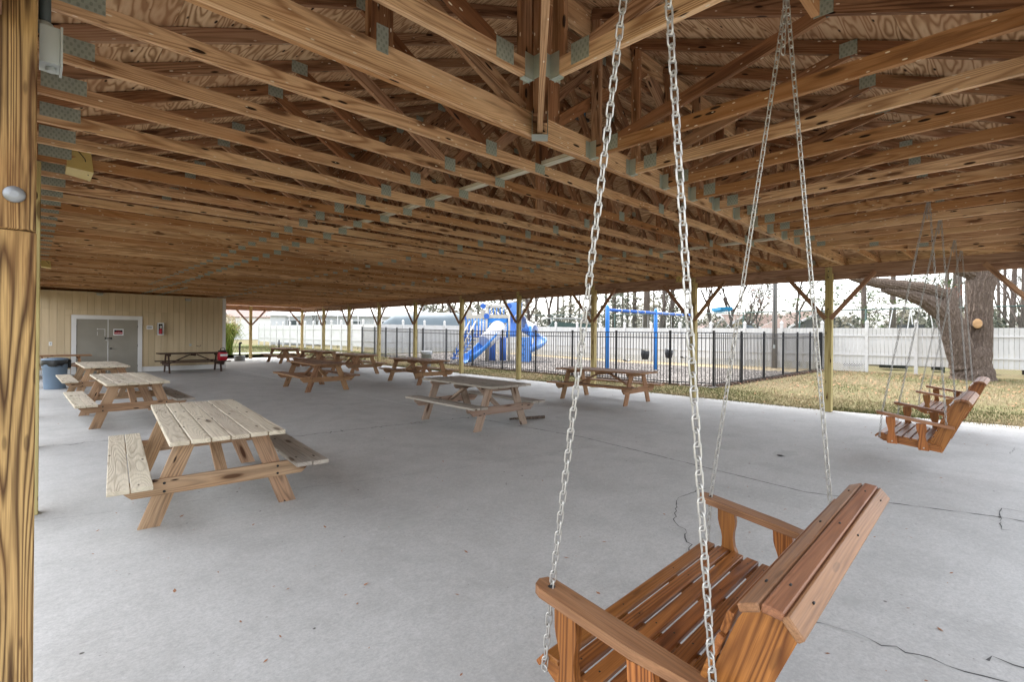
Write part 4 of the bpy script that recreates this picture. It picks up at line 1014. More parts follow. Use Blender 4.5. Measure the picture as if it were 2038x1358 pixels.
# ------------------------------------------------------------------ white fence
def wfence(name_label, pts, boards, H=2.04, z0=.38, lattice=None, bn=11):
    p0 = pts[0]
    t = empty('white_fence', (*p0, 0), name_label, 'fence', 'white vinyl fence sides round the yard')
    off = Matrix.Translation((-p0[0], -p0[1], 0)); joined = MB()
    def k(o): o.matrix_basis = off @ o.matrix_basis; return o
    lat = MB()
    for i, p in enumerate(pts):
        z = gz(*p)
        o = k(board('fence_post', (*p, z - .05), (*p, z + H + .22), .125, .125, 'vinyl', t, ch=.008))
        c = MB(); c.v = [(-.072, -.072, 0), (.072, -.072, 0), (.072, .072, 0), (-.072, .072, 0), (-.072, -.072, .05), (.072, -.072, .05), (.072, .072, .05), (-.072, .072, .05), (0, 0, .17)]
        c.f = [(3, 2, 1, 0), (0, 1, 5, 4), (1, 2, 6, 5), (2, 3, 7, 6), (3, 0, 4, 7), (4, 5, 8), (5, 6, 8), (6, 7, 8), (7, 4, 8)]; c.sm = [False] * 9
        cp = c.build('post_cap', 'vinyl', o); cp.matrix_basis = o.matrix_basis.inverted() @ off @ Matrix.Translation((*p, z + H + .22))
    for i, (p, q) in enumerate(zip(pts, pts[1:])):
        P, Q = Vector((*p, gz(*p))), Vector((*q, gz(*q))); d = (Q - P); L = d.length; u = d.normalized(); nrm = Vector((u.y, -u.x, 0))
        if nrm.dot(Vector((-P.x, -P.y, 0))) < 0: nrm = -nrm
        P1, Q1 = P + u * .063, Q - u * .063; L1 = (Q1 - P1).length
        for z in (H - .36, z0 + .42): k(board('rail', P1 + nrm * .035 + Vector((0, 0, z)), Q1 + nrm * .035 + Vector((0, 0, z)), .04, .055, 'vinyl', t))
        w = L1 / bn
        for j in range(bn):
            c = P1 + u * (w * (j + .5)) + Vector((0, 0, R.uniform(-.004, .004)))
            a, b_ = c + Vector((0, 0, z0)), c + Vector((0, 0, H))
            if boards: k(board('fence_board', a, b_, w - .012, .022, 'vinyl', t, up=nrm))
            else: joined.bar(a, b_, w - .006, .022, up=nrm)
        if lattice and lattice(i):
            g0 = min(gz(*p), gz(*q)) * 0
            s = -.4
            while s < L1:
                for dr_ in (1, -1):
                    a0, a1 = (s, s + .38) if dr_ > 0 else (s + .38, s)
                    za, zb = .0, .38
                    A = [a0, za]; B_ = [a1, zb]
                    def cl(v, w_):
                        # clip to 0..L1
                        if v[0] < 0: f = (0 - v[0]) / (w_[0] - v[0]); return [0, v[1] + (w_[1] - v[1]) * f]
                        if v[0] > L1: f = (L1 - v[0]) / (w_[0] - v[0]); return [L1, v[1] + (w_[1] - v[1]) * f]
                        return v
                    if max(a0, a1) <= 0.01 or min(a0, a1) >= L1 - .01: continue
                    A2, B2 = cl(A, B_), cl(B_, A)
                    o_ = nrm * (.006 * dr_)
                    lat.bar(P1 + u * A2[0] + Vector((0, 0, A2[1])) + o_, P1 + u * B2[0] + Vector((0, 0, B2[1])) + o_, .034, .008, up=nrm)
                s += .10
    if joined.v: o = k(shaped('fence_boards', joined, (*p0, 0), (*p0, 1), 'vinyl', t)); o['kind'] = 'stuff'
    if lat.v: o = k(lat.build('lattice_skirt', 'vinyl', t)); o['kind'] = 'stuff'
    return t
CC = [(25.7 + .1439 * 0 + (27.3 - 25.7) * i / 11.0, 23.4 - 1.827 * i) for i in range(-4, 17)]
wfence('long white vinyl fence with lattice skirt, behind the playground and the oak', CC, True, lattice=lambda i: i < 14, z0=.36)
wfence('short white vinyl fence side across the back of the playground', [(16.9 + 1.79 * i, 31.9) for i in range(6)], False, lattice=lambda i: True)
wfence('white vinyl fence side running along the far lawn behind the far tables', [(16.9, 58.2 - 1.83 * i) for i in range(15)], False)
# ------------------------------------------------------------------ chain link fence beyond
def clfence(label, pts, H, mat='greenpipe', fabric='wire'):
    t = empty('chain_link_fence', (*pts[0], 0), label, 'fence'); off = Matrix.Translation((-pts[0][0], -pts[0][1], 0))
    def k(o): o.matrix_basis = off @ o.matrix_basis; return o
    for p in pts:
        m = MB(); m.tube([(*p, gz(*p) - .1), (*p, gz(*p) + H)], .038, 8); k(m.build('fence_post', mat, t))
    for p, q in zip(pts, pts[1:]):
        for z in ((H - .03,)):
            m = MB(); m.tube([(*p, gz(*p) + z), (*q, gz(*q) + z)], .028, 8); k(m.build('top_rail', mat, t))
        d = (Vector((*q, 0)) - Vector((*p, 0))); L = d.length; ang = math.atan2(d.y, d.x) - math.pi / 2
        m = MB(); z0 = gz(*p)
        m.box((0, L / 2, H / 2), (.004, L, H - .06)); o = m.build('wire_mesh', fabric, t)
        o.matrix_basis = off @ Matrix.Translation((*p, z0)) @ Matrix.Rotation(ang, 4, 'Z')
    return t
clfence('tall green chain link fence behind the long white fence', [(29.1, 33 - 3.05 * i) for i in range(15)], 3.02)
clfence('chain link fence with teal windscreen beyond the far lawn', [(4 + 3.0 * i, 66 + .2 * i) for i in range(5)], 3.6, 'galv', 'teal')
clfence('pale chain link fence behind the far white fence', [(19.2, 60 - 4.0 * i) for i in range(7)], 3.1, 'galv')
# ------------------------------------------------------------------ utility pole, swing frame
t = empty('utility_pole', (26.2, 8.9, gz(26, 9)), 'round grey utility pole standing in front of the white fence', 'pole')
m = MB(); m.tube([(0, 0, -.2), (0, 0, 9)], [.125, .10], 16); m.build('pole_shaft', 'polemetal', t)
m = MB(); m.box((-.13, -.02, 1.1), (.05, .12, .18)); m.build('meter_box', 'boxgrey', t); m = MB(); m.tube([(-.135, -.03, 1.2), (-.115, -.03, 9)], .018, 6); m.build('conduit', 'conduit', t)
t = empty('swing_frame', (16.83, 12.4, 0), 'bright blue steel swing frame with a long top bar behind the black fence', 'swing frame')
for x in (0, 3.82, 7.6):
    z = gz(16.8 + x, 12.4); m = MB(); m.tube([(x, 0, z - .1), (x, 0, 2.78), (x, 0, 2.9)], [.09, .085, .03], 14); m.build('frame_post', 'blue', t)
m = MB(); m.tube([(.08, 0, 2.68), (7.6, 0, 2.68)], .065, 12); m.build('top_bar', 'blued', t)
for i in range(8):
    x = .95 + .62 * i + (.9 if i > 3 else 0); m = MB(); m.tube([(x - .03, 0, 2.68), (x + .03, 0, 2.68)], .075, 12); m.build('swing_hanger', 'galv', t)
def play_swing(x, toddler, label):
    t = empty('play_swing', (x, 12.4, .5), label, 'swing', 'black playground swings on the blue frame')
    for s in (-.22, .22):
        m = MB(); m.tube([(s, 0, .42 if toddler else .0), (s, 0, 2.12)], .007, 5); m.build('swing_chain', 'galv', t)
    m = MB()
    if toddler:
        n = 12
        for zz, r in ((.0, .11), (.02, .15), (.22, .19), (.40, .19), (.40, .165), (.22, .16), (.04, .11)):
            for j in range(n):
                a = 6.2832 * j / n; dz = .10 * max(0, math.cos(a - 2.2)) if zz > .3 else 0; m.v.append((r * 1.15 * math.cos(a), r * math.sin(a), zz + dz))
        for i in range(6):
            for j in range(n): m.f.append((i * n + j, i * n + (j + 1) % n, i * n + n + (j + 1) % n, i * n + n + j)); m.sm.append(True)
        m.f.append(tuple(range(n))); m.sm.append(False)
    else:
        pr = [(-.24, .05), (-.15, -.01), (0, -.035), (.15, -.01), (.24, .05)]
        for (a, za), (b_, zb) in zip(pr, pr[1:]): m.box(((a + b_) / 2, 0, (za + zb) / 2), (math.hypot(b_ - a, zb - za), .14, .02), Matrix.Rotation(-math.atan2(zb - za, b_ - a), 3, 'Y'))
    m.build('swing_seat', 'black', t)
    return t
play_swing(18.3, False, 'black belt swing next to the near blue post'); play_swing(19.75, True, 'black bucket toddler swing just left of the middle blue post')
play_swing(21.9, True, 'black bucket toddler swing right of the middle blue post'); play_swing(23.4, False, 'black belt swing at the far end of the blue frame')
# ------------------------------------------------------------------ playground tower
pg = empty('play_structure', (18.6, 22, gz(18.6, 22)), 'blue white and beige play tower with tube slide and spiral slide', 'play structure')
gp = pg.location.copy(); po = Matrix.Translation(-gp)
def pk(o): o.matrix_basis = po @ o.matrix_basis; o.parent = pg; return o
posts_ = {'a': (18.05, 21.75, 3.1), 'b': (18.95, 20.85, 3.35), 'c': (18.95, 22.7, 4.3), 'd': (19.85, 21.8, 4.3), 'e': (17.9, 23.6, 3.0)}
for x, y, h in posts_.values():
    m = MB(); m.tube([(x, y, 0), (x, y, h)], .065, 10); pk(m.build('tower_post', 'beige'))
    m = MB(); m.lathe([(.075, 0), (.08, .05), (.03, .11)], (x, y, h), 10); pk(m.build('post_cap', 'beige'))
dk = 1.45
for poly, z in (([(18.05, 21.75), (18.95, 20.85), (19.85, 21.8), (18.95, 22.7)], dk), ([(18.05, 21.75), (18.95, 22.7), (17.9, 23.6), (17.0, 22.7)], dk + .02)):
    m = MB(); m.prism(poly, 2, z - .06, z); pk(m.build('deck_platform', 'blued'))
def panel(name, mat, p, q, z0, z1, th=.05):
    m = MB(); P, Q = Vector((*p, 0)), Vector((*q, 0)); u = (Q - P).normalized(); n_ = Vector((-u.y, u.x, 0)) * th / 2
    m.add([P + n_ + Vector((0, 0, z0)), P - n_ + Vector((0, 0, z0)), Q - n_ + Vector((0, 0, z0)), Q + n_ + Vector((0, 0, z0)), P + n_ + Vector((0, 0, z1)), P - n_ + Vector((0, 0, z1)), Q - n_ + Vector((0, 0, z1)), Q + n_ + Vector((0, 0, z1))],
          [(0, 3, 2, 1), (4, 5, 6, 7), (0, 1, 5, 4), (1, 2, 6, 5), (2, 3, 7, 6), (3, 0, 4, 7)]); return pk(m.build(name, mat))
A_, B_, C_, D_, E_ = [p[:2] for p in posts_.values()]
panel('arch_side', 'blue', A_, (A_[0] + .1, A_[1] - .1), dk, 2.5); panel('arch_side', 'blue', (B_[0] - .1, B_[1] + .1), B_, dk, 2.5); panel('arch_top', 'blue', A_, B_, 2.25, 2.5)
panel('lower_beam', 'beige', A_, B_, 2.52, 2.72, .09); panel('upper_beam', 'beige', C_, B_, 3.15, 3.3, .09); panel('upper_beam', 'beige', A_, C_, 3.15, 3.3, .09)
panel('side_beam', 'beige', A_, E_, 2.5, 2.72, .09); panel('battlement', 'beige', (17.95, 23.0), (17.92, 23.4), 2.72, 3.0, .09); panel('battlement', 'beige', (18.03, 21.9), (18.0, 22.2), 2.72, 3.0, .09)
for k_ in range(7):
    f = (k_ + .5) / 7; x, y = A_[0] + (E_[0] - A_[0]) * f, A_[1] + (E_[1] - A_[1]) * f
    m = MB(); m.tube([(x, y, dk), (x, y, 2.5)], .045, 6); pk(m.build('guard_bar', 'blue'))
for k_ in range(5):
    f = (k_ + .5) / 6; x, y = C_[0] + (B_[0] - C_[0]) * f, C_[1] + (B_[1] - C_[1]) * f
    m = MB(); m.tube([(x, y, 2.72), (x, y, 3.15)], .035, 6); pk(m.build('guard_bar', 'blue'))
for x, y, z in ((18.05, 21.75, 2.62), (17.9, 23.6, 2.62), (18.95, 20.85, 3.22), (18.0, 22.0, 3.2)):
    m = MB(); m.tube([(x - .1, y - .1, z), (x + .06, y + .06, z)], .16, 8); pk(m.build('corner_boss', 'blued'))
pts = [(18.55, 21.25, 1.95), (18.2, 21.0, 1.9), (17.7, 20.85, 1.55), (17.1, 20.75, 1.15), (16.6, 20.7, .8), (16.15, 20.7, .5), (15.8, 20.75, .42)]
m = MB(); m.tube(pts[:4], [.40, .42, .42, .42], 16); pk(m.build('slide_tube', 'slidew'))
m = MB(); n = 10
for i, p in enumerate(pts[2:]):
    p = Vector(p); w = Vector((0.12, 1, 0)).normalized()
    for rr in (.46, .42):
        for j in range(n + 1):
            a = math.pi + math.pi * j / n; m.v.append(tuple(p + w * math.cos(a) * rr + Vector((0, 0, math.sin(a) * rr + .1))))
k2 = 2 * (n + 1)
for i in range(len(pts) - 3):
    for j in range(n): m.f.append((i * k2 + j, i * k2 + j + 1, (i + 1) * k2 + j + 1, (i + 1) * k2 + j)); m.sm.append(True)
    for j in range(n): m.f.append((i * k2 + n + 1 + j, (i + 1) * k2 + n + 1 + j, (i + 1) * k2 + n + 2 + j, i * k2 + n + 2 + j)); m.sm.append(True)
    for j in (0, n): m.f.append((i * k2 + j, (i + 1) * k2 + j, (i + 1) * k2 + n + 1 + j, i * k2 + n + 1 + j)); m.sm.append(False)
pk(m.build('slide_trough', 'blue'))
m = MB(); m.lathe([(.02, 0), (.25, .03), (.38, .12), (.42, .3)], n=18); o = m.build('bubble_window', 'slidew'); o.matrix_basis = Matrix.Translation((18.28, 21.1, 2.0)) @ Vector((-.7, -.7, .1)).to_track_quat('Z', 'Y').to_matrix().to_4x4() @ Matrix.Rotation(math.pi, 4, 'X'); pk(o)
for x, y in ((18.2, 21.4), (18.62, 20.98)):
    m = MB(); m.tube([(x, y, .12), (x, y, 1.38)], .19, 12); pk(m.build('play_drum', 'blued'))
for s in (0, .75):
    p0, p1 = Vector((16.3 + s * .2, 22.0 + s, .5)), Vector((17.75 + s * .2, 22.35 + s, 2.35))
    m = MB(); m.tube([p0, p1], .045, 8); pk(m.build('stair_rail', 'beige'))
    m = MB(); m.tube([p0 - Vector((0, 0, .35)), p1 - Vector((0, 0, .6))], .04, 8); pk(m.build('stair_rail', 'bluelt'))
    for k_ in range(7):
        q = p0 + (p1 - p0) * ((k_ + .5) / 7); m = MB(); m.tube([q, q - Vector((0, 0, .5))], .025, 6); pk(m.build('guard_bar', 'blue'))
for k_ in range(6):
    f = k_ / 6; m = MB(); m.box((16.5 + 1.3 * f, 22.4 + .35 * f, .25 + 1.2 * f), (.28, .85, .05)); pk(m.build('stair_tread', 'blued'))
# spiral slide
cx_, cy_ = 20.55, 20.75; prof = []
m = MB(); n = 22; k2 = 7
for i in range(n + 1):
    a = 2.2 - i / n * 5.2; z = 2.05 - i / n * 1.6
    for j in range(k2):
        b_ = -math.pi * j / (k2 - 1); r = .62 + .38 * math.cos(b_); m.v.append((cx_ + r * math.cos(a), cy_ + r * math.sin(a), z + .35 * math.sin(b_) + .2))
for i in range(n):
    for j in range(k2 - 1): m.f.append((i * k2 + j, i * k2 + j + 1, (i + 1) * k2 + j + 1, (i + 1) * k2 + j)); m.sm.append(True)
o = pk(m.build('spiral_trough', 'bluelt')); sm = o.modifiers.new('thick', 'SOLIDIFY'); sm.thickness = .03
m = MB()
for i in range(10):
    a = 2.4 - i / n * 5.2; z = 2.1 - i / n * 1.6
    for j in range(k2):
        b_ = math.pi * j / (k2 - 1); r = .62 + .42 * math.cos(b_); m.v.append((cx_ + r * math.cos(a), cy_ + r * math.sin(a), z + .5 * math.sin(b_) + .25))
for i in range(9):
    for j in range(k2 - 1): m.f.append((i * k2 + j, i * k2 + j + 1, (i + 1) * k2 + j + 1, (i + 1) * k2 + j)); m.sm.append(True)
o = pk(m.build('spiral_hood', 'slidew')); sm = o.modifiers.new('thick', 'SOLIDIFY'); sm.thickness = .03
m = MB(); m.tube([(cx_, cy_, 0), (cx_, cy_, 2.1)], .09, 10); pk(m.build('spiral_column', 'blue'))
panel('slide_entry', 'bluelt', D_, (20.2, 21.1), dk, 3.5, .06); panel('slide_entry', 'blue', B_, D_, dk + .9, 2.9, .05)
panel('climbing_wall', 'bluelt', (19.35, 20.6), (19.9, 20.1), 0, 1.45, .08)
for k_ in range(5):
    m = MB(); m.box((19.62 + .08 * (-1) ** k_, 20.3, .25 + .25 * k_), (.16, .12, .07)); pk(m.build('climbing_hold', 'blue'))
# ------------------------------------------------------------------ oak
OK = Vector((25.75, 1.35, 0)); V = lambda x, y, z: Vector((x, y, z))
t = empty('oak_tree', (OK.x, OK.y, gz(OK.x, OK.y)), 'big forked oak with a fresh round pruning cut on its trunk', 'tree')
def limb(name, pts, rad, par, n=14, lump=.06):
    # subdivide smoothly
    P, Rr = [], []
    for i in range(len(pts) - 1):
        p0 = pts[max(i - 1, 0)]; p1, p2 = pts[i], pts[i + 1]; p3 = pts[min(i + 2, len(pts) - 1)]
        for s in range(4):
            f = s / 4; q = .5 * ((2 * p1) + (p2 - p0) * f + (2 * p0 - 5 * p1 + 4 * p2 - p3) * f * f + (3 * p1 - p0 - 3 * p2 + p3) * f ** 3)
            P.append(q); Rr.append((rad[i] + (rad[i + 1] - rad[i]) * f) * R.uniform(1 - lump, 1 + lump))
    P.append(pts[-1]); Rr.append(rad[-1]); m = MB(); n = max(n, 12) * 2; m.tube(P, Rr, n)
    ph = [R.uniform(-1, 1) * .35 + (1 if j % 2 else -1) for j in range(n)]
    for i in range(len(P)):
        for j in range(n):
            q = Vector(m.v[i * n + j]); m.v[i * n + j] = tuple(P[i] + (q - P[i]) * (1 + .045 * ph[(j + i // 3) % n] + R.uniform(-.025, .025)))
    m.sm = [False] * len(m.f)
    o = m.build(name, 'oakbark', par); o.matrix_basis = Matrix.Translation(-par.location); return o
s_ = .947
def O(x, y, z): return Vector((x * s_, y * s_, CAM_H + (z - CAM_H) * s_))
VV = lambda *ps: [Vector(p) for p in ps]
limb('trunk', VV((25.78, 1.34, -.25), (25.77, 1.34, .05), (25.76, 1.36, .45), (25.73, 1.4, .95), (25.72, 1.41, 1.3)), [.86, .70, .60, .58, .5], t, 20, .03)
limb('limb', VV((25.84, 1.28, .7), (25.91, 1.2, 1.5), (25.94, 1.18, 2.48), (25.96, 1.16, 3.47), (26.02, 1.09, 4.16), (26.11, .99, 5.05), (26.1, .9, 7.5)), [.48, .44, .41, .42, .46, .5, .4], t, 18, .03)
limb('limb', VV((25.55, 1.57, .5), (25.47, 1.65, .9), (25.35, 1.78, 1.5), (25.18, 1.96, 2.2), (25.05, 2.1, 2.75), (25.08, 2.06, 3.2), (25.12, 2.02, 3.52)), [.46, .45, .43, .41, .38, .30, .18], t, 16, .03)
limb('limb', VV((25.12, 2.0, 3.2), (24.72, 2.43, 3.45), (24.17, 2.99, 3.6), (23.62, 3.56, 3.68), (23.07, 4.12, 3.79), (22.51, 4.69, 3.98), (21.8, 5.3, 4.4)), [.26, .235, .225, .21, .19, .16, .11], t, 14)
limb('limb', VV((25.05, 2.1, 2.5), (24.58, 2.57, 3.0), (24.1, 3.06, 3.27), (23.62, 3.56, 3.43), (23.3, 3.88, 3.53)), [.36, .30, .22, .16, .12], t, 12)
limb('limb', VV((25.95, 1.16, 3.86), (25.75, 1.37, 4.16), (25.26, 1.87, 4.39), (24.71, 2.43, 4.64)), [.32, .26, .2, .14], t, 12)
limb('pruned_stub', VV((25.85, 1.22, 2.05), (25.5, 1.2, 2.16), (25.36, 1.19, 2.19)), [.24, .19, .165], t, 14, .02)
m = MB(); m.lathe([(.15, -.04), (.15, 0), (.14, .01), (.05, .012)], n=18); o = m.build('pruning_cut', 'cutwood', t)
o.matrix_basis = Matrix.Translation(Vector((25.36, 1.19, 2.19)) - t.location) @ Vector((-.95, -.02, .2)).to_track_quat('Z', 'Y').to_matrix().to_4x4() @ Matrix.Diagonal((1, 1.25, 1, 1))
# ------------------------------------------------------------------ trees beyond
def ground_at(px, d): u = (px - 1072.9) / FPX; v = fwd * d + rgt * (u * d); return v.x, v.y
def bare_tree(x, y, h, label, group, mat='barebark', leaves=None, depth=4, spread=.5, nleaf=0):
    t = empty('bare_tree', (x, y, 0), label, 'tree', group); m = MB(); tips = []
    def grow(p, d, L, r, k):
        q = p + d * L * .5 + Vector((R.gauss(0, .05), R.gauss(0, .05), 0)) * L; e = q + (d + Vector((R.gauss(0, .15), R.gauss(0, .15), .05))).normalized() * L * .5
        m.tube([p, q, e], [r, r * .8, r * .62], 6 if k > 2 else 3, cap=False)
        if k == 0: tips.append(e); return
        for i in range(R.choice((2, 3, 3)) if k < depth else 3):
            a = R.uniform(0, 6.28); dd = (d + Vector((math.cos(a), math.sin(a), R.uniform(-.1, .5))) * spread * R.uniform(.6, 1.3)).normalized()
            st = p + (e - p) * R.uniform(.55, 1); grow(st, dd, L * R.uniform(.6, .8), r * .55, k - 1); tips.append(st)
    grow(Vector((0, 0, -.1)), Vector((R.gauss(0, .05), R.gauss(0, .05), 1)).normalized(), h * .36, h * .016, depth)
    m.build('trunk', mat, t)
    if leaves:
        f = MB()
        for i in range(nleaf):
            c = R.choice(tips) + Vector((R.gauss(0, .35), R.gauss(0, .35), R.gauss(0, .3))); s = R.uniform(.06, .14); a = Vector((R.gauss(0, 1), R.gauss(0, 1), R.gauss(0, 1))).normalized(); b_ = a.orthogonal().normalized()
            f.tri(c + a * s, c - a * s * .5 + b_ * s * .6, c - a * s * .5 - b_ * s * .6, R.random())
        f.build('crown', leaves, t)
    return t
def pine_tree(x, y, h, r, label, group, low=.45, nb=26, dens=1.0, span=.2):
    t = empty('pine_tree', (x, y, 0), label, 'tree', group); m = MB(); lean = Vector((R.gauss(0, .015), R.gauss(0, .015), 1))
    m.tube([lean * (h * f) - Vector((0, 0, .2)) for f in (0, .3, .6, 1)], [r, r * .85, r * .6, r * .15], 9)
    f = MB()
    for i in range(nb):
        fr = low + (1 - low) * (i + R.random()) / nb; a = R.uniform(0, 6.28); L = h * span * (1.15 - fr) * R.uniform(.7, 1.4) + .6; p = lean * (h * fr)
        d = Vector((math.cos(a), math.sin(a), R.uniform(-.1, .35))); e = p + d * L
        m.tube([p, p + d * L * .6, e], [r * .16, r * .1, r * .04], 4, cap=False)
        for j in range(int(8 * dens)):
            c = p + d * L * R.uniform(.35, 1.08) + Vector((R.gauss(0, .18), R.gauss(0, .18), R.gauss(0, .12))) * L * .4
            tone = R.random()
            for q in range(9):
                v_ = Vector((R.gauss(0, 1), R.gauss(0, 1), R.gauss(.3, .8))).normalized() * R.uniform(.2, .42); w = v_.orthogonal().normalized() * .03
                f.tri(c - w, c + w, c + v_, min(1, max(0, tone + R.gauss(0, .15))))
    m.build('trunk', 'pinebark', t); f.build('crown', 'needles', t); return t
GB = 'pines standing in the woods beyond the fences'
where = ['behind the play tower', 'right of the play tower', 'behind the blue swing frame', 'right of the swing frame', 'behind the oak', 'right of the oak']
pines = [(848, 66, .25, 0), (862, 72, .22, 0), (880, 70, .26, 0), (938, 68, .24, 0), (951, 74, .3, 0), (995, 70, .2, 0), (1068, 66, .24, 1), (1108, 62, .25, 1), (1122, 70, .22, 1), (1134, 60, .26, 1), (1153, 72, .22, 1), (1176, 66, .2, 1), (1205, 64, .27, 2), (1222, 55, .36, 2), (1237, 70, .24, 2), (1248, 64, .22, 2),
         (1263, 52, .34, 2), (1285, 46, .46, 2), (1300, 72, .2, 2), (1322, 58, .33, 2), (1337, 54, .36, 2), (1372, 60, .26, 3), (1884, 52, .3, 4), (1899, 60, .34, 4), (1909, 56, .3, 4), (1915, 64, .3, 4), (1990, 58, .26, 5), (1999, 62, .3, 5), (2012, 52, .36, 5), (2034, 60, .26, 5)]
cnt = {}
for px, d, r, w in pines:
    cnt[w] = cnt.get(w, 0) + 1; x, y = ground_at(px, d)
    pine_tree(x, y, R.uniform(20, 27), r * .72, 'tall bare trunked pine in the woods %s, %s from the left' % (where[w], nth(cnt[w])), GB, low=.42, nb=16, dens=.6, span=.14)
x, y = ground_at(1722, 33); pine_tree(x, y, 13, .2, 'bushy green pine with low drooping boughs left of the oak', None, low=.16, nb=40, dens=1.5, span=.34)
x, y = ground_at(1775, 46); pine_tree(x, y, 15, .3, 'green pine farther back behind the boat frame', None, low=.2, nb=34, dens=1.2, span=.26)
x, y = ground_at(612, 85); pine_tree(x, y, 14, .3, 'dark evergreen top over the far trailer roofs', None, low=.3, nb=40, dens=1.6, span=.3)
for px, d, h, lb, lv in ((1425, 44, 11, 'tall thin bare tree left of the turquoise boat top', None), (1452, 48, 12, 'slim bare tree behind the turquoise boat top', None), (1478, 45, 9, 'bushy bare tree right behind the turquoise boat top', 'twigs'), (1508, 52, 8, 'low bare tree just left of the utility pole', 'redleaf'),
                        (1592, 40, 9.5, 'red budded tree right of the utility pole', 'redleaf'), (1622, 55, 10, 'thin bare tree behind the grey gabled house', None), (1313, 40, 10, 'bare branching tree above the middle blue post', None), (1050, 40, 10, 'weeping bare tree right of the spiral slide', 'twigs'),
                        (1092, 44, 11, 'tangled bare tree behind the green covered boat', 'twigs'), (1160, 48, 10, 'bare tree right of the green covered boat', None), (900, 52, 12, 'bare tree behind the grey covered boats', 'twigs'), (632, 52, 6, 'small bare tree in front of the trailer', None), (1865, 42, 8, 'red twigged tree behind the boat frame', 'redleaf'), (2025, 34, 9, 'bare tree at the right edge beyond the oak', None), (745, 66, 10, 'bare tree above the trailer roofs', 'twigs')):
    x, y = ground_at(px, d); bare_tree(x, y, h, lb, None, leaves=lv, nleaf=420 if lv else 0, depth=5)
sc = MB()
for i in range(27000):
    px = R.uniform(780, 2120); d = R.uniform(48, 85)
    if 1500 < px < 1660 and R.random() < .75: continue
    x, y = ground_at(px, d); top = 4.3 + 1.2 * math.sin(px * .021) + 1.0 * math.sin(px * .067 + 1) + (1.2 if 820 < px < 1390 else 0); z = R.uniform(0, max(1.5, top))
    c = Vector((x, y, z)); s = R.uniform(.25, .6); a = Vector((R.gauss(0, 1), R.gauss(0, 1), R.gauss(0, 1))).normalized(); b_ = a.orthogonal().normalized()
    tn = min(1, max(0, .5 + .4 * math.sin(px * .05) + R.gauss(0, .2))); sc.tri(c + a * s, c + b_ * s * .4, c - b_ * s * .4, tn)
tag(sc.build('undergrowth', 'twigs'), kind='stuff')
sc = MB()
for i in range(36000):
    px = R.uniform(560, 2150); d = R.uniform(72, 112); x, y = ground_at(px, d); z = R.uniform(2, 13) * (1 if R.random() < .6 else .55)
    den = .5 + .3 * math.sin(px * .031) + .2 * math.sin(px * .083 + 2)
    if 1400 < px < 1720: z *= .35; den *= .6
    if R.random() > den: continue
    c = Vector((x, y, z)); s = R.uniform(.4, 1.3); a = Vector((R.gauss(0, .7), R.gauss(0, .7), R.gauss(0, 2))).normalized(); b_ = a.orthogonal().normalized()
    sc.tri(c + a * s, c + b_ * s * .12, c - b_ * s * .12, min(1, max(0, .45 + R.gauss(0, .3))))
tag(sc.build('far_woods', 'twigs'), kind='stuff')
# ------------------------------------------------------------------ boats, trailers, houses beyond
def hull(t, L, w, z0, h, mat='hull'):
    m = MB(); n = 9
    for i in range(n + 1):
        f = i / n; x = -L / 2 + L * f; ww = w / 2 * (1 - max(0, (f - .45) / .55) ** 2.2 * .96); zz = z0 + h * (1 + .25 * f * f); b0 = z0 + h * .55 * max(0, (f - .55) / .45) ** 2
        m.v += [(x, -ww, zz), (x, -ww * .78, b0 + h * .25), (x, 0, b0), (x, ww * .78, b0 + h * .25), (x, ww, zz)]
    for i in range(n):
        for j in range(4): m.f.append((i * 5 + j, i * 5 + j + 1, i * 5 + 6 + j, i * 5 + 5 + j)); m.sm.append(True)
        m.f.append((i * 5 + 4, i * 5, i * 5 + 5, i * 5 + 9)); m.sm.append(False)
    m.f.append((0, 1, 2, 3, 4)); m.sm.append(False); m.build('hull', mat, t)
def trailer(t, L, w=1.4):
    for s in (-1, 1):
        m = MB(); m.tube([(-.5, s * w / 2 - .1, .32), (-.5, s * w / 2 + .1, .32)], .32, 14); m.build('wheel', 'black', t)
        m = MB(); m.box((0, s * .5, .5), (L, .07, .1)); m.build('trailer_rail', 'galv', t)
x, y = ground_at(1470, 32.5)
t = empty('motor_boat', (x, y, 0), 'white motor boat on a trailer with a rolled turquoise canvas top', 'boat', rz=-.85); hull(t, 6.0, 2.1, .75, .95); trailer(t, 6)
m = MB(); m.v = [(.3, -.9, 1.75), (.3, .9, 1.75), (1.3, .75, 1.8), (1.3, -.75, 1.8), (.0, -.75, 2.35), (.0, .75, 2.35), (.6, .6, 2.3), (.6, -.6, 2.3)]; m.f = [(0, 1, 5, 4), (1, 2, 6, 5), (2, 3, 7, 6), (3, 0, 4, 7), (4, 5, 6, 7)]; m.sm = [False] * 5; m.build('windscreen', 'glass', t)
m = MB(); m.tube([(-1.3, -.95, 3.25), (-.9, -.95, 3.32), (-.9, .95, 3.32), (-1.3, .95, 3.25)], .03, 6)
for s in (-.95, .95): m.tube([(.1, s, 1.75), (-1.1, s, 3.28), (-2.0, s, 1.75)], .022, 6)
m.build('canopy_frame', 'galv', t)
m = MB(); m.box((-1.1, 0, 3.36), (.75, 2.0, .20)); m.box((-1.1, 0, 3.24), (.55, 1.9, .1)); m.build('canvas_top', 'bimini', t)
m = MB(); m.box((-3.1, 0, 1.8), (.35, .4, .7)); m.build('outboard_motor', 'black', t)
x, y = ground_at(1812, 28.6)
t = empty('centre_console_boat', (x, y, 0), 'boat with a white pipe frame top standing behind the white fence', 'boat', rz=-.8); hull(t, 6.4, 2.2, .7, .9); trailer(t, 6.4)
m = MB()
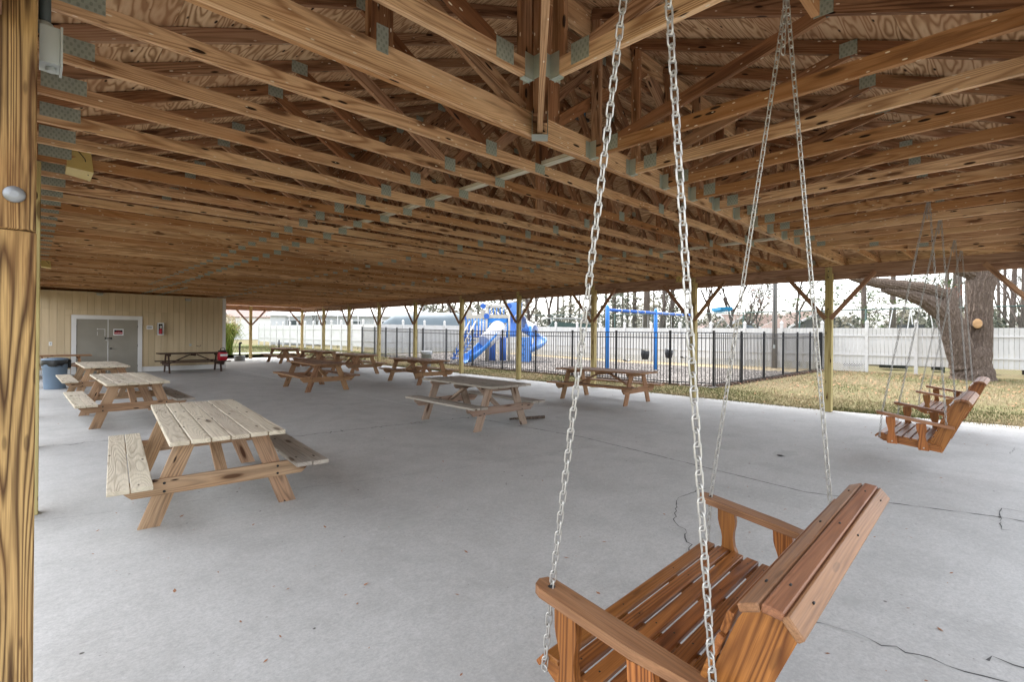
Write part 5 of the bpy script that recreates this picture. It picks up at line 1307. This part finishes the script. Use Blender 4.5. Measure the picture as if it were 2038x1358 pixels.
for sx in (-.5, .5):
    for s in (-.75, .75): m.tube([(sx * 1.6, s, 1.6), (sx, s * .95, 3.45), (sx * 1.5, s, 3.7)], .03, 6)
for s in (-.9, .9): m.tube([(-1.2, s, 3.45), (1.2, s, 3.45)], .04, 6)
for sx in (-1.2, 0, 1.2): m.tube([(sx, -.9, 3.45), (sx, .9, 3.45)], .035, 6)
m.build('pipe_frame', 'whitep', t); m = MB(); m.box((0, 0, 3.75), (.35, .4, .12)); m.build('light_bar', 'black', t)
m = MB(); m.box((0, 0, 1.95), (1.0, .8, .8)); m.build('console', 'black', t)
x, y = ground_at(1140, 44)
t = empty('pontoon_boat', (x, y, 0), 'boat under a dark green cover with a white top bar', 'boat', rz=-.7); hull(t, 5.5, 2.2, .7, .9, 'greenpipe'); trailer(t, 5.5)
m = MB(); m.prism([(-2.6, 1.7), (2.2, 1.7), (1.7, 2.5), (-1.9, 2.7)], 1, -.95, .95); m.build('boat_cover', 'greenpipe', t); m = MB(); m.box((-.2, 0, 3.0), (4.6, 1.9, .09)); m.build('top_canopy', 'bright', t)
m = MB()
for sx in (-2, 1.6):
    for s in (-.8, .8): m.tube([(sx, s, 1.6), (sx, s, 2.98)], .03, 6)
m.build('canopy_frame', 'whitep', t)
x, y = ground_at(1087, 47); t = empty('parked_car', (x, y, 0), 'white car roof just right of the spiral slide beyond the fence', 'car', rz=.3)
m = MB(); m.prism([(-2.2, .35), (2.2, .35), (2.25, .95), (1.3, 1.1), (.7, 1.62), (-1.2, 1.66), (-2.0, 1.1), (-2.25, .95)], 1, -.85, .85); m.build('body', 'hull', t)
m = MB(); m.prism([(1.1, 1.12), (.62, 1.54), (-1.12, 1.57), (-1.75, 1.12)], 1, -.86, .86); m.build('side_window', 'glass', t)
for sx in (-1.4, 1.4):
    for s in (-.8, .8): m = MB(); m.tube([(sx, s - .1, .33), (sx, s + .1, .33)], .33, 14); m.build('wheel', 'black', t)
for px, d, lb, L in ((862, 42, 'big boat shrink wrapped in grey blue tarpaulin, right of the trailers', 8.0), (905, 47, 'second boat under grey blue tarpaulin, behind the play tower stairs', 7)):
    x, y = ground_at(px, d); t = empty('covered_boat', (x, y, 0), lb, 'boat', rz=-.75); hull(t, L, 2.5, .8, 1.0); trailer(t, L)
    m = MB(); n = 8
    for i in range(n + 1):
        f = i / n; xx = -L / 2 + L * f; w = 1.28 * (1 - max(0, (f - .5) / .5) ** 2 * .9); h = 3.35 - .9 * max(0, f - .75) * 3 - (.8 if i == 0 else 0)
        for a in range(7): an = math.pi * a / 6; m.v.append((xx, -w * math.cos(an), 1.75 + (h - 1.75) * math.sin(an) ** .6))
    for i in range(n):
        for a in range(6): m.f.append((i * 7 + a, i * 7 + a + 1, i * 7 + 8 + a, i * 7 + 7 + a)); m.sm.append(True)
    m.f.append(tuple(range(7))); m.sm.append(False); m.build('tarpaulin', 'tarp', t)
for px, d, lb in ((842, 58, 'white peaked canopy rising behind the first tarpaulin boat'), (905, 64, 'white peaked canopy behind the second tarpaulin boat')):
    x, y = ground_at(px, d); t = empty('canopy_tent', (x, y, 0), lb, 'tent'); m = MB(); m.v = [(-2.6, -2.6, 3.2), (2.6, -2.6, 3.2), (2.6, 2.6, 3.2), (-2.6, 2.6, 3.2), (0, 0, 4.9), (-1.1, -1.1, 3.75), (1.1, -1.1, 3.75), (1.1, 1.1, 3.75), (-1.1, 1.1, 3.75)]
    m.f = [(0, 1, 6, 5), (1, 2, 7, 6), (2, 3, 8, 7), (3, 0, 5, 8), (5, 6, 4), (6, 7, 4), (7, 8, 4), (8, 5, 4)]; m.sm = [False] * 8; m.build('canvas', 'bright', t)
    for a in (-2.5, 2.5):
        for b_ in (-2.5, 2.5): m = MB(); m.tube([(a, b_, 0), (a, b_, 3.2)], .05, 6); m.build('tent_pole', 'galv', t)
def house(px, d, lb, L, Wd, h, rh, rz, wall, roofm, cat='house', wins=(), gable=True):
    x, y = ground_at(px, d); t = empty('house' if cat == 'house' else 'trailer_home', (x, y, 0), lb, cat, rz=rz)
    m = MB(); m.prism([(-Wd / 2, 0), (Wd / 2, 0), (Wd / 2, h), (0, h + rh), (-Wd / 2, h)], 0, -L / 2, L / 2); m.build('wall', wall, t)
    m = MB(); o_ = .35
    for s in (-1, 1):
        a = Vector((0, s * (Wd / 2 + o_), h - rh * o_ / (Wd / 2))); b_ = Vector((0, 0, h + rh)); n_ = Vector((0, 0, .12)); X = Vector((L / 2 + o_, 0, 0))
        m.add([a - X, a + X, b_ + X, b_ - X, a - X + n_, a + X + n_, b_ + X + n_, b_ - X + n_], [(0, 1, 2, 3), (4, 7, 6, 5), (0, 4, 5, 1), (1, 5, 6, 2), (2, 6, 7, 3), (3, 7, 4, 0)])
    m.build('roof', roofm, t)
    for sx in (-1, 1):
        for s in (-1, 1):
            m = MB(); X = sx * (L / 2 + o_ + .02); m.bar((X, s * (Wd / 2 + o_), h - rh * o_ / (Wd / 2) + .02), (X, 0, h + rh + .02), .05, .22, up=(0, 0, 1)); m.build('barge_board', 'whitep', t)
    for (xx, z, w, hh, side) in wins:
        f = empty('window', (0, 0, 0)); f.parent = t; yy = side * (Wd / 2 + .01)
        m = MB(); m.box((xx, yy, z), (w + .16, .06, hh + .16)); m.build('window_frame', 'whitep', f); m = MB(); m.box((xx, yy + side * .02, z), (w, .05, hh)); m.build('pane', 'glass', f)
    return t
house(1602, 60, 'grey shingled house with a brown roof and white gable edge right of the utility pole', 7, 7.5, 2.6, 1.9, .75 + math.pi, 'housewall', 'roofbrown', wins=((-1, 1.7, 1.2, 1.1, -1),))
house(1520, 70, 'long brown roofed house partly behind the utility pole', 12, 8, 2.6, 1.9, -.75, 'housewall', 'roofbrown')
house(1422, 62, 'small grey gabled shed left of the turquoise boat top', 5, 4.5, 2.3, 1.2, .75, 'housewall', 'roofpink')
house(1460, 58, 'tan gabled shed behind the turquoise boat top', 4.5, 4.6, 2.2, 1.5, .75, 'siding', 'roofbrown')
house(470, 88, 'wide house with a pinkish roof beyond the teal windscreen', 34, 12, 4.1, 3.4, -.75, 'trimw', 'roofpink', wins=((-6, 2, 1.4, 1.4, -1), (2, 2, 1.4, 1.4, -1)))
house(690, 56, 'white trailer home with dark windows behind the far white fence', 15, 3.6, 3.4, .45, -.70, 'hull', 'bright', 'trailer', wins=((-5, 2.4, 1.3, .9, -1), (-2, 2.4, .7, .9, -1), (1.2, 2.4, 1.5, .9, -1), (4.6, 2.4, 1.1, .9, -1)))
house(775, 60, 'second white trailer home with dark windows left of the tarpaulin boats', 12, 3.4, 3.2, .4, -.72, 'hull', 'bright', 'trailer', wins=((-3.6, 2.3, 1.2, .9, -1), (-.5, 2.3, .9, .9, -1), (2.6, 2.3, 1.4, .9, -1)))
t = empty('low_barrier', (9.6, 52, gz(9.6, 52)), 'low white pipe barrier in front of the teal windscreen', 'barrier')
m = MB(); m.tube([(-1.2, 0, 0), (-1.2, 0, 1.3), (1.2, 0, 1.3), (1.2, 0, 0)], .06, 8); m.build('pipe', 'whitep', t)
t = empty('low_post', (14.3, 44, gz(14.3, 44)), 'short dark post standing in the far lawn', 'post'); m = MB(); m.tube([(0, 0, 0), (0, 0, .75)], .06, 8); m.build('post_shaft', 'black', t)
m = MB()
for i in range(9):
    m.box((29.6 + .3 * math.sin(i), 6.2 - 1.7 * i, .25), (.8, .7 + .4 * math.sin(i * 2), .3))
tag(m.build('clutter_under_fence', 'darkgap'), kind='stuff')
# ------------------------------------------------------------------ clumping grass by the building corner, lawn blades, gravel
t = empty('ornamental_grass', (8.1, 34.9, .2), 'tall arching clump of yellow green grass by the building corner', 'plant')
f = MB(); tips = MB()
for i in range(900):
    a = R.uniform(0, 6.28); L = R.uniform(1.2, 2.1); o_ = R.uniform(.4, 1.25); b0 = Vector((R.gauss(0, .22), R.gauss(0, .22), 0)); d = Vector((math.cos(a), math.sin(a), 0)); w = Vector((-d.y, d.x, 0)) * .018
    p1 = b0 + d * o_ * .4 + Vector((0, 0, L * .7)); p2 = b0 + d * o_ * .8 + Vector((0, 0, L * .95)); p3 = b0 + d * o_ * 1.15 + Vector((0, 0, L * R.uniform(.55, .95))); tn = R.random()
    f.quad(b0 - w, b0 + w, p1 + w, p1 - w, tn * .6); f.quad(p1 - w, p1 + w, p2 + w, p2 - w, tn * .8 + .1); f.tri(p2 - w, p2 + w, p3, tn * .7 + .3)
    if i % 9 == 0:
        for q in range(7): c = p2 + Vector((R.gauss(0, .06), R.gauss(0, .06), R.uniform(0, .45))); tips.tri(c - w * 2, c + w * 2, c + Vector((R.gauss(0, .05), R.gauss(0, .05), .16)), R.random())
f.build('leaves', 'plume', t); tips.build('plumes', 'plumetip', t)
gb = MB()
def blades(n, x0, x1, y0, y1, smin, smax, bias=0.0, near=None):
    for i in range(n):
        x, y = R.uniform(x0, x1), R.uniform(y0, y1)
        if near and R.random() > near(x, y): continue
        if y > 33.4 and y < 37 and x < 15: continue
        s = R.uniform(smin, smax); a = R.uniform(0, 6.28); w = Vector((math.cos(a), math.sin(a), 0)) * s * .13; z = gz(x, y)
        pat = .5 + .3 * math.sin(x * .9 + math.sin(y * .7) * 2) * math.cos(y * .55 + x * .2); tn = min(1, max(0, .5 + (pat - .5) * 1.5 + R.gauss(0, .2) + bias * .6))
        c = Vector((x, y, z)); gb.tri(c - w, c + w, c + Vector((R.gauss(0, .5) * s, R.gauss(0, .5) * s, s)), tn)
blades(52000, 12.42, 15.3, -3, 26, .03, .07, .14)
blades(26000, 15.3, 27, -5, 7, .035, .075, .2)
blades(11000, 12.24, 12.5, 3, 33, .04, .10, -.1)
blades(3500, 12.5, 13.15, -3, 3.2, .04, .10, -.1)
blades(14000, 12.4, 16.6, 26, 52, .06, .12, -.25); blades(9000, 2, 12.4, 34, 56, .07, .13, -.25)
tag(gb.build('lawn_grass', 'blade'), kind='stuff')
lf = MB()
for i in range(2600):
    x = R.uniform(12.6, 27) ; y = R.uniform(-4, 7) if x > 15 else R.uniform(-4, 15)
    if R.random() > (.25 + .75 * smooth((x - 14) / 8)): continue
    c = Vector((x, y, gz(x, y) + R.uniform(.03, .07))); a = R.uniform(0, 6.28); s = R.uniform(.025, .055); u = Vector((math.cos(a), math.sin(a), R.uniform(-.3, .3))) * s; w = Vector((-math.sin(a), math.cos(a), R.uniform(-.3, .3))) * s * .5
    lf.quad(c - u, c + w, c + u, c - w)
lf.tone = []; tag(lf.build('fallen_leaves', 'leaf_litter'), kind='stuff')
st = MB()
for i in range(9000):
    x, y = R.uniform(15.2, 24.2), R.uniform(7.1, 29); s = R.uniform(.02, .05); c = Vector((x, y, gz(x, y) + .025))
    st.add([c + Vector((s, 0, 0)), c + Vector((0, s, 0)), c + Vector((-s, 0, 0)), c + Vector((0, -s, 0)), c + Vector((0, 0, s * .8))], [(0, 1, 4), (1, 2, 4), (2, 3, 4), (3, 0, 4)])
tag(st.build('gravel_stones', 'gravel'), kind='stuff')
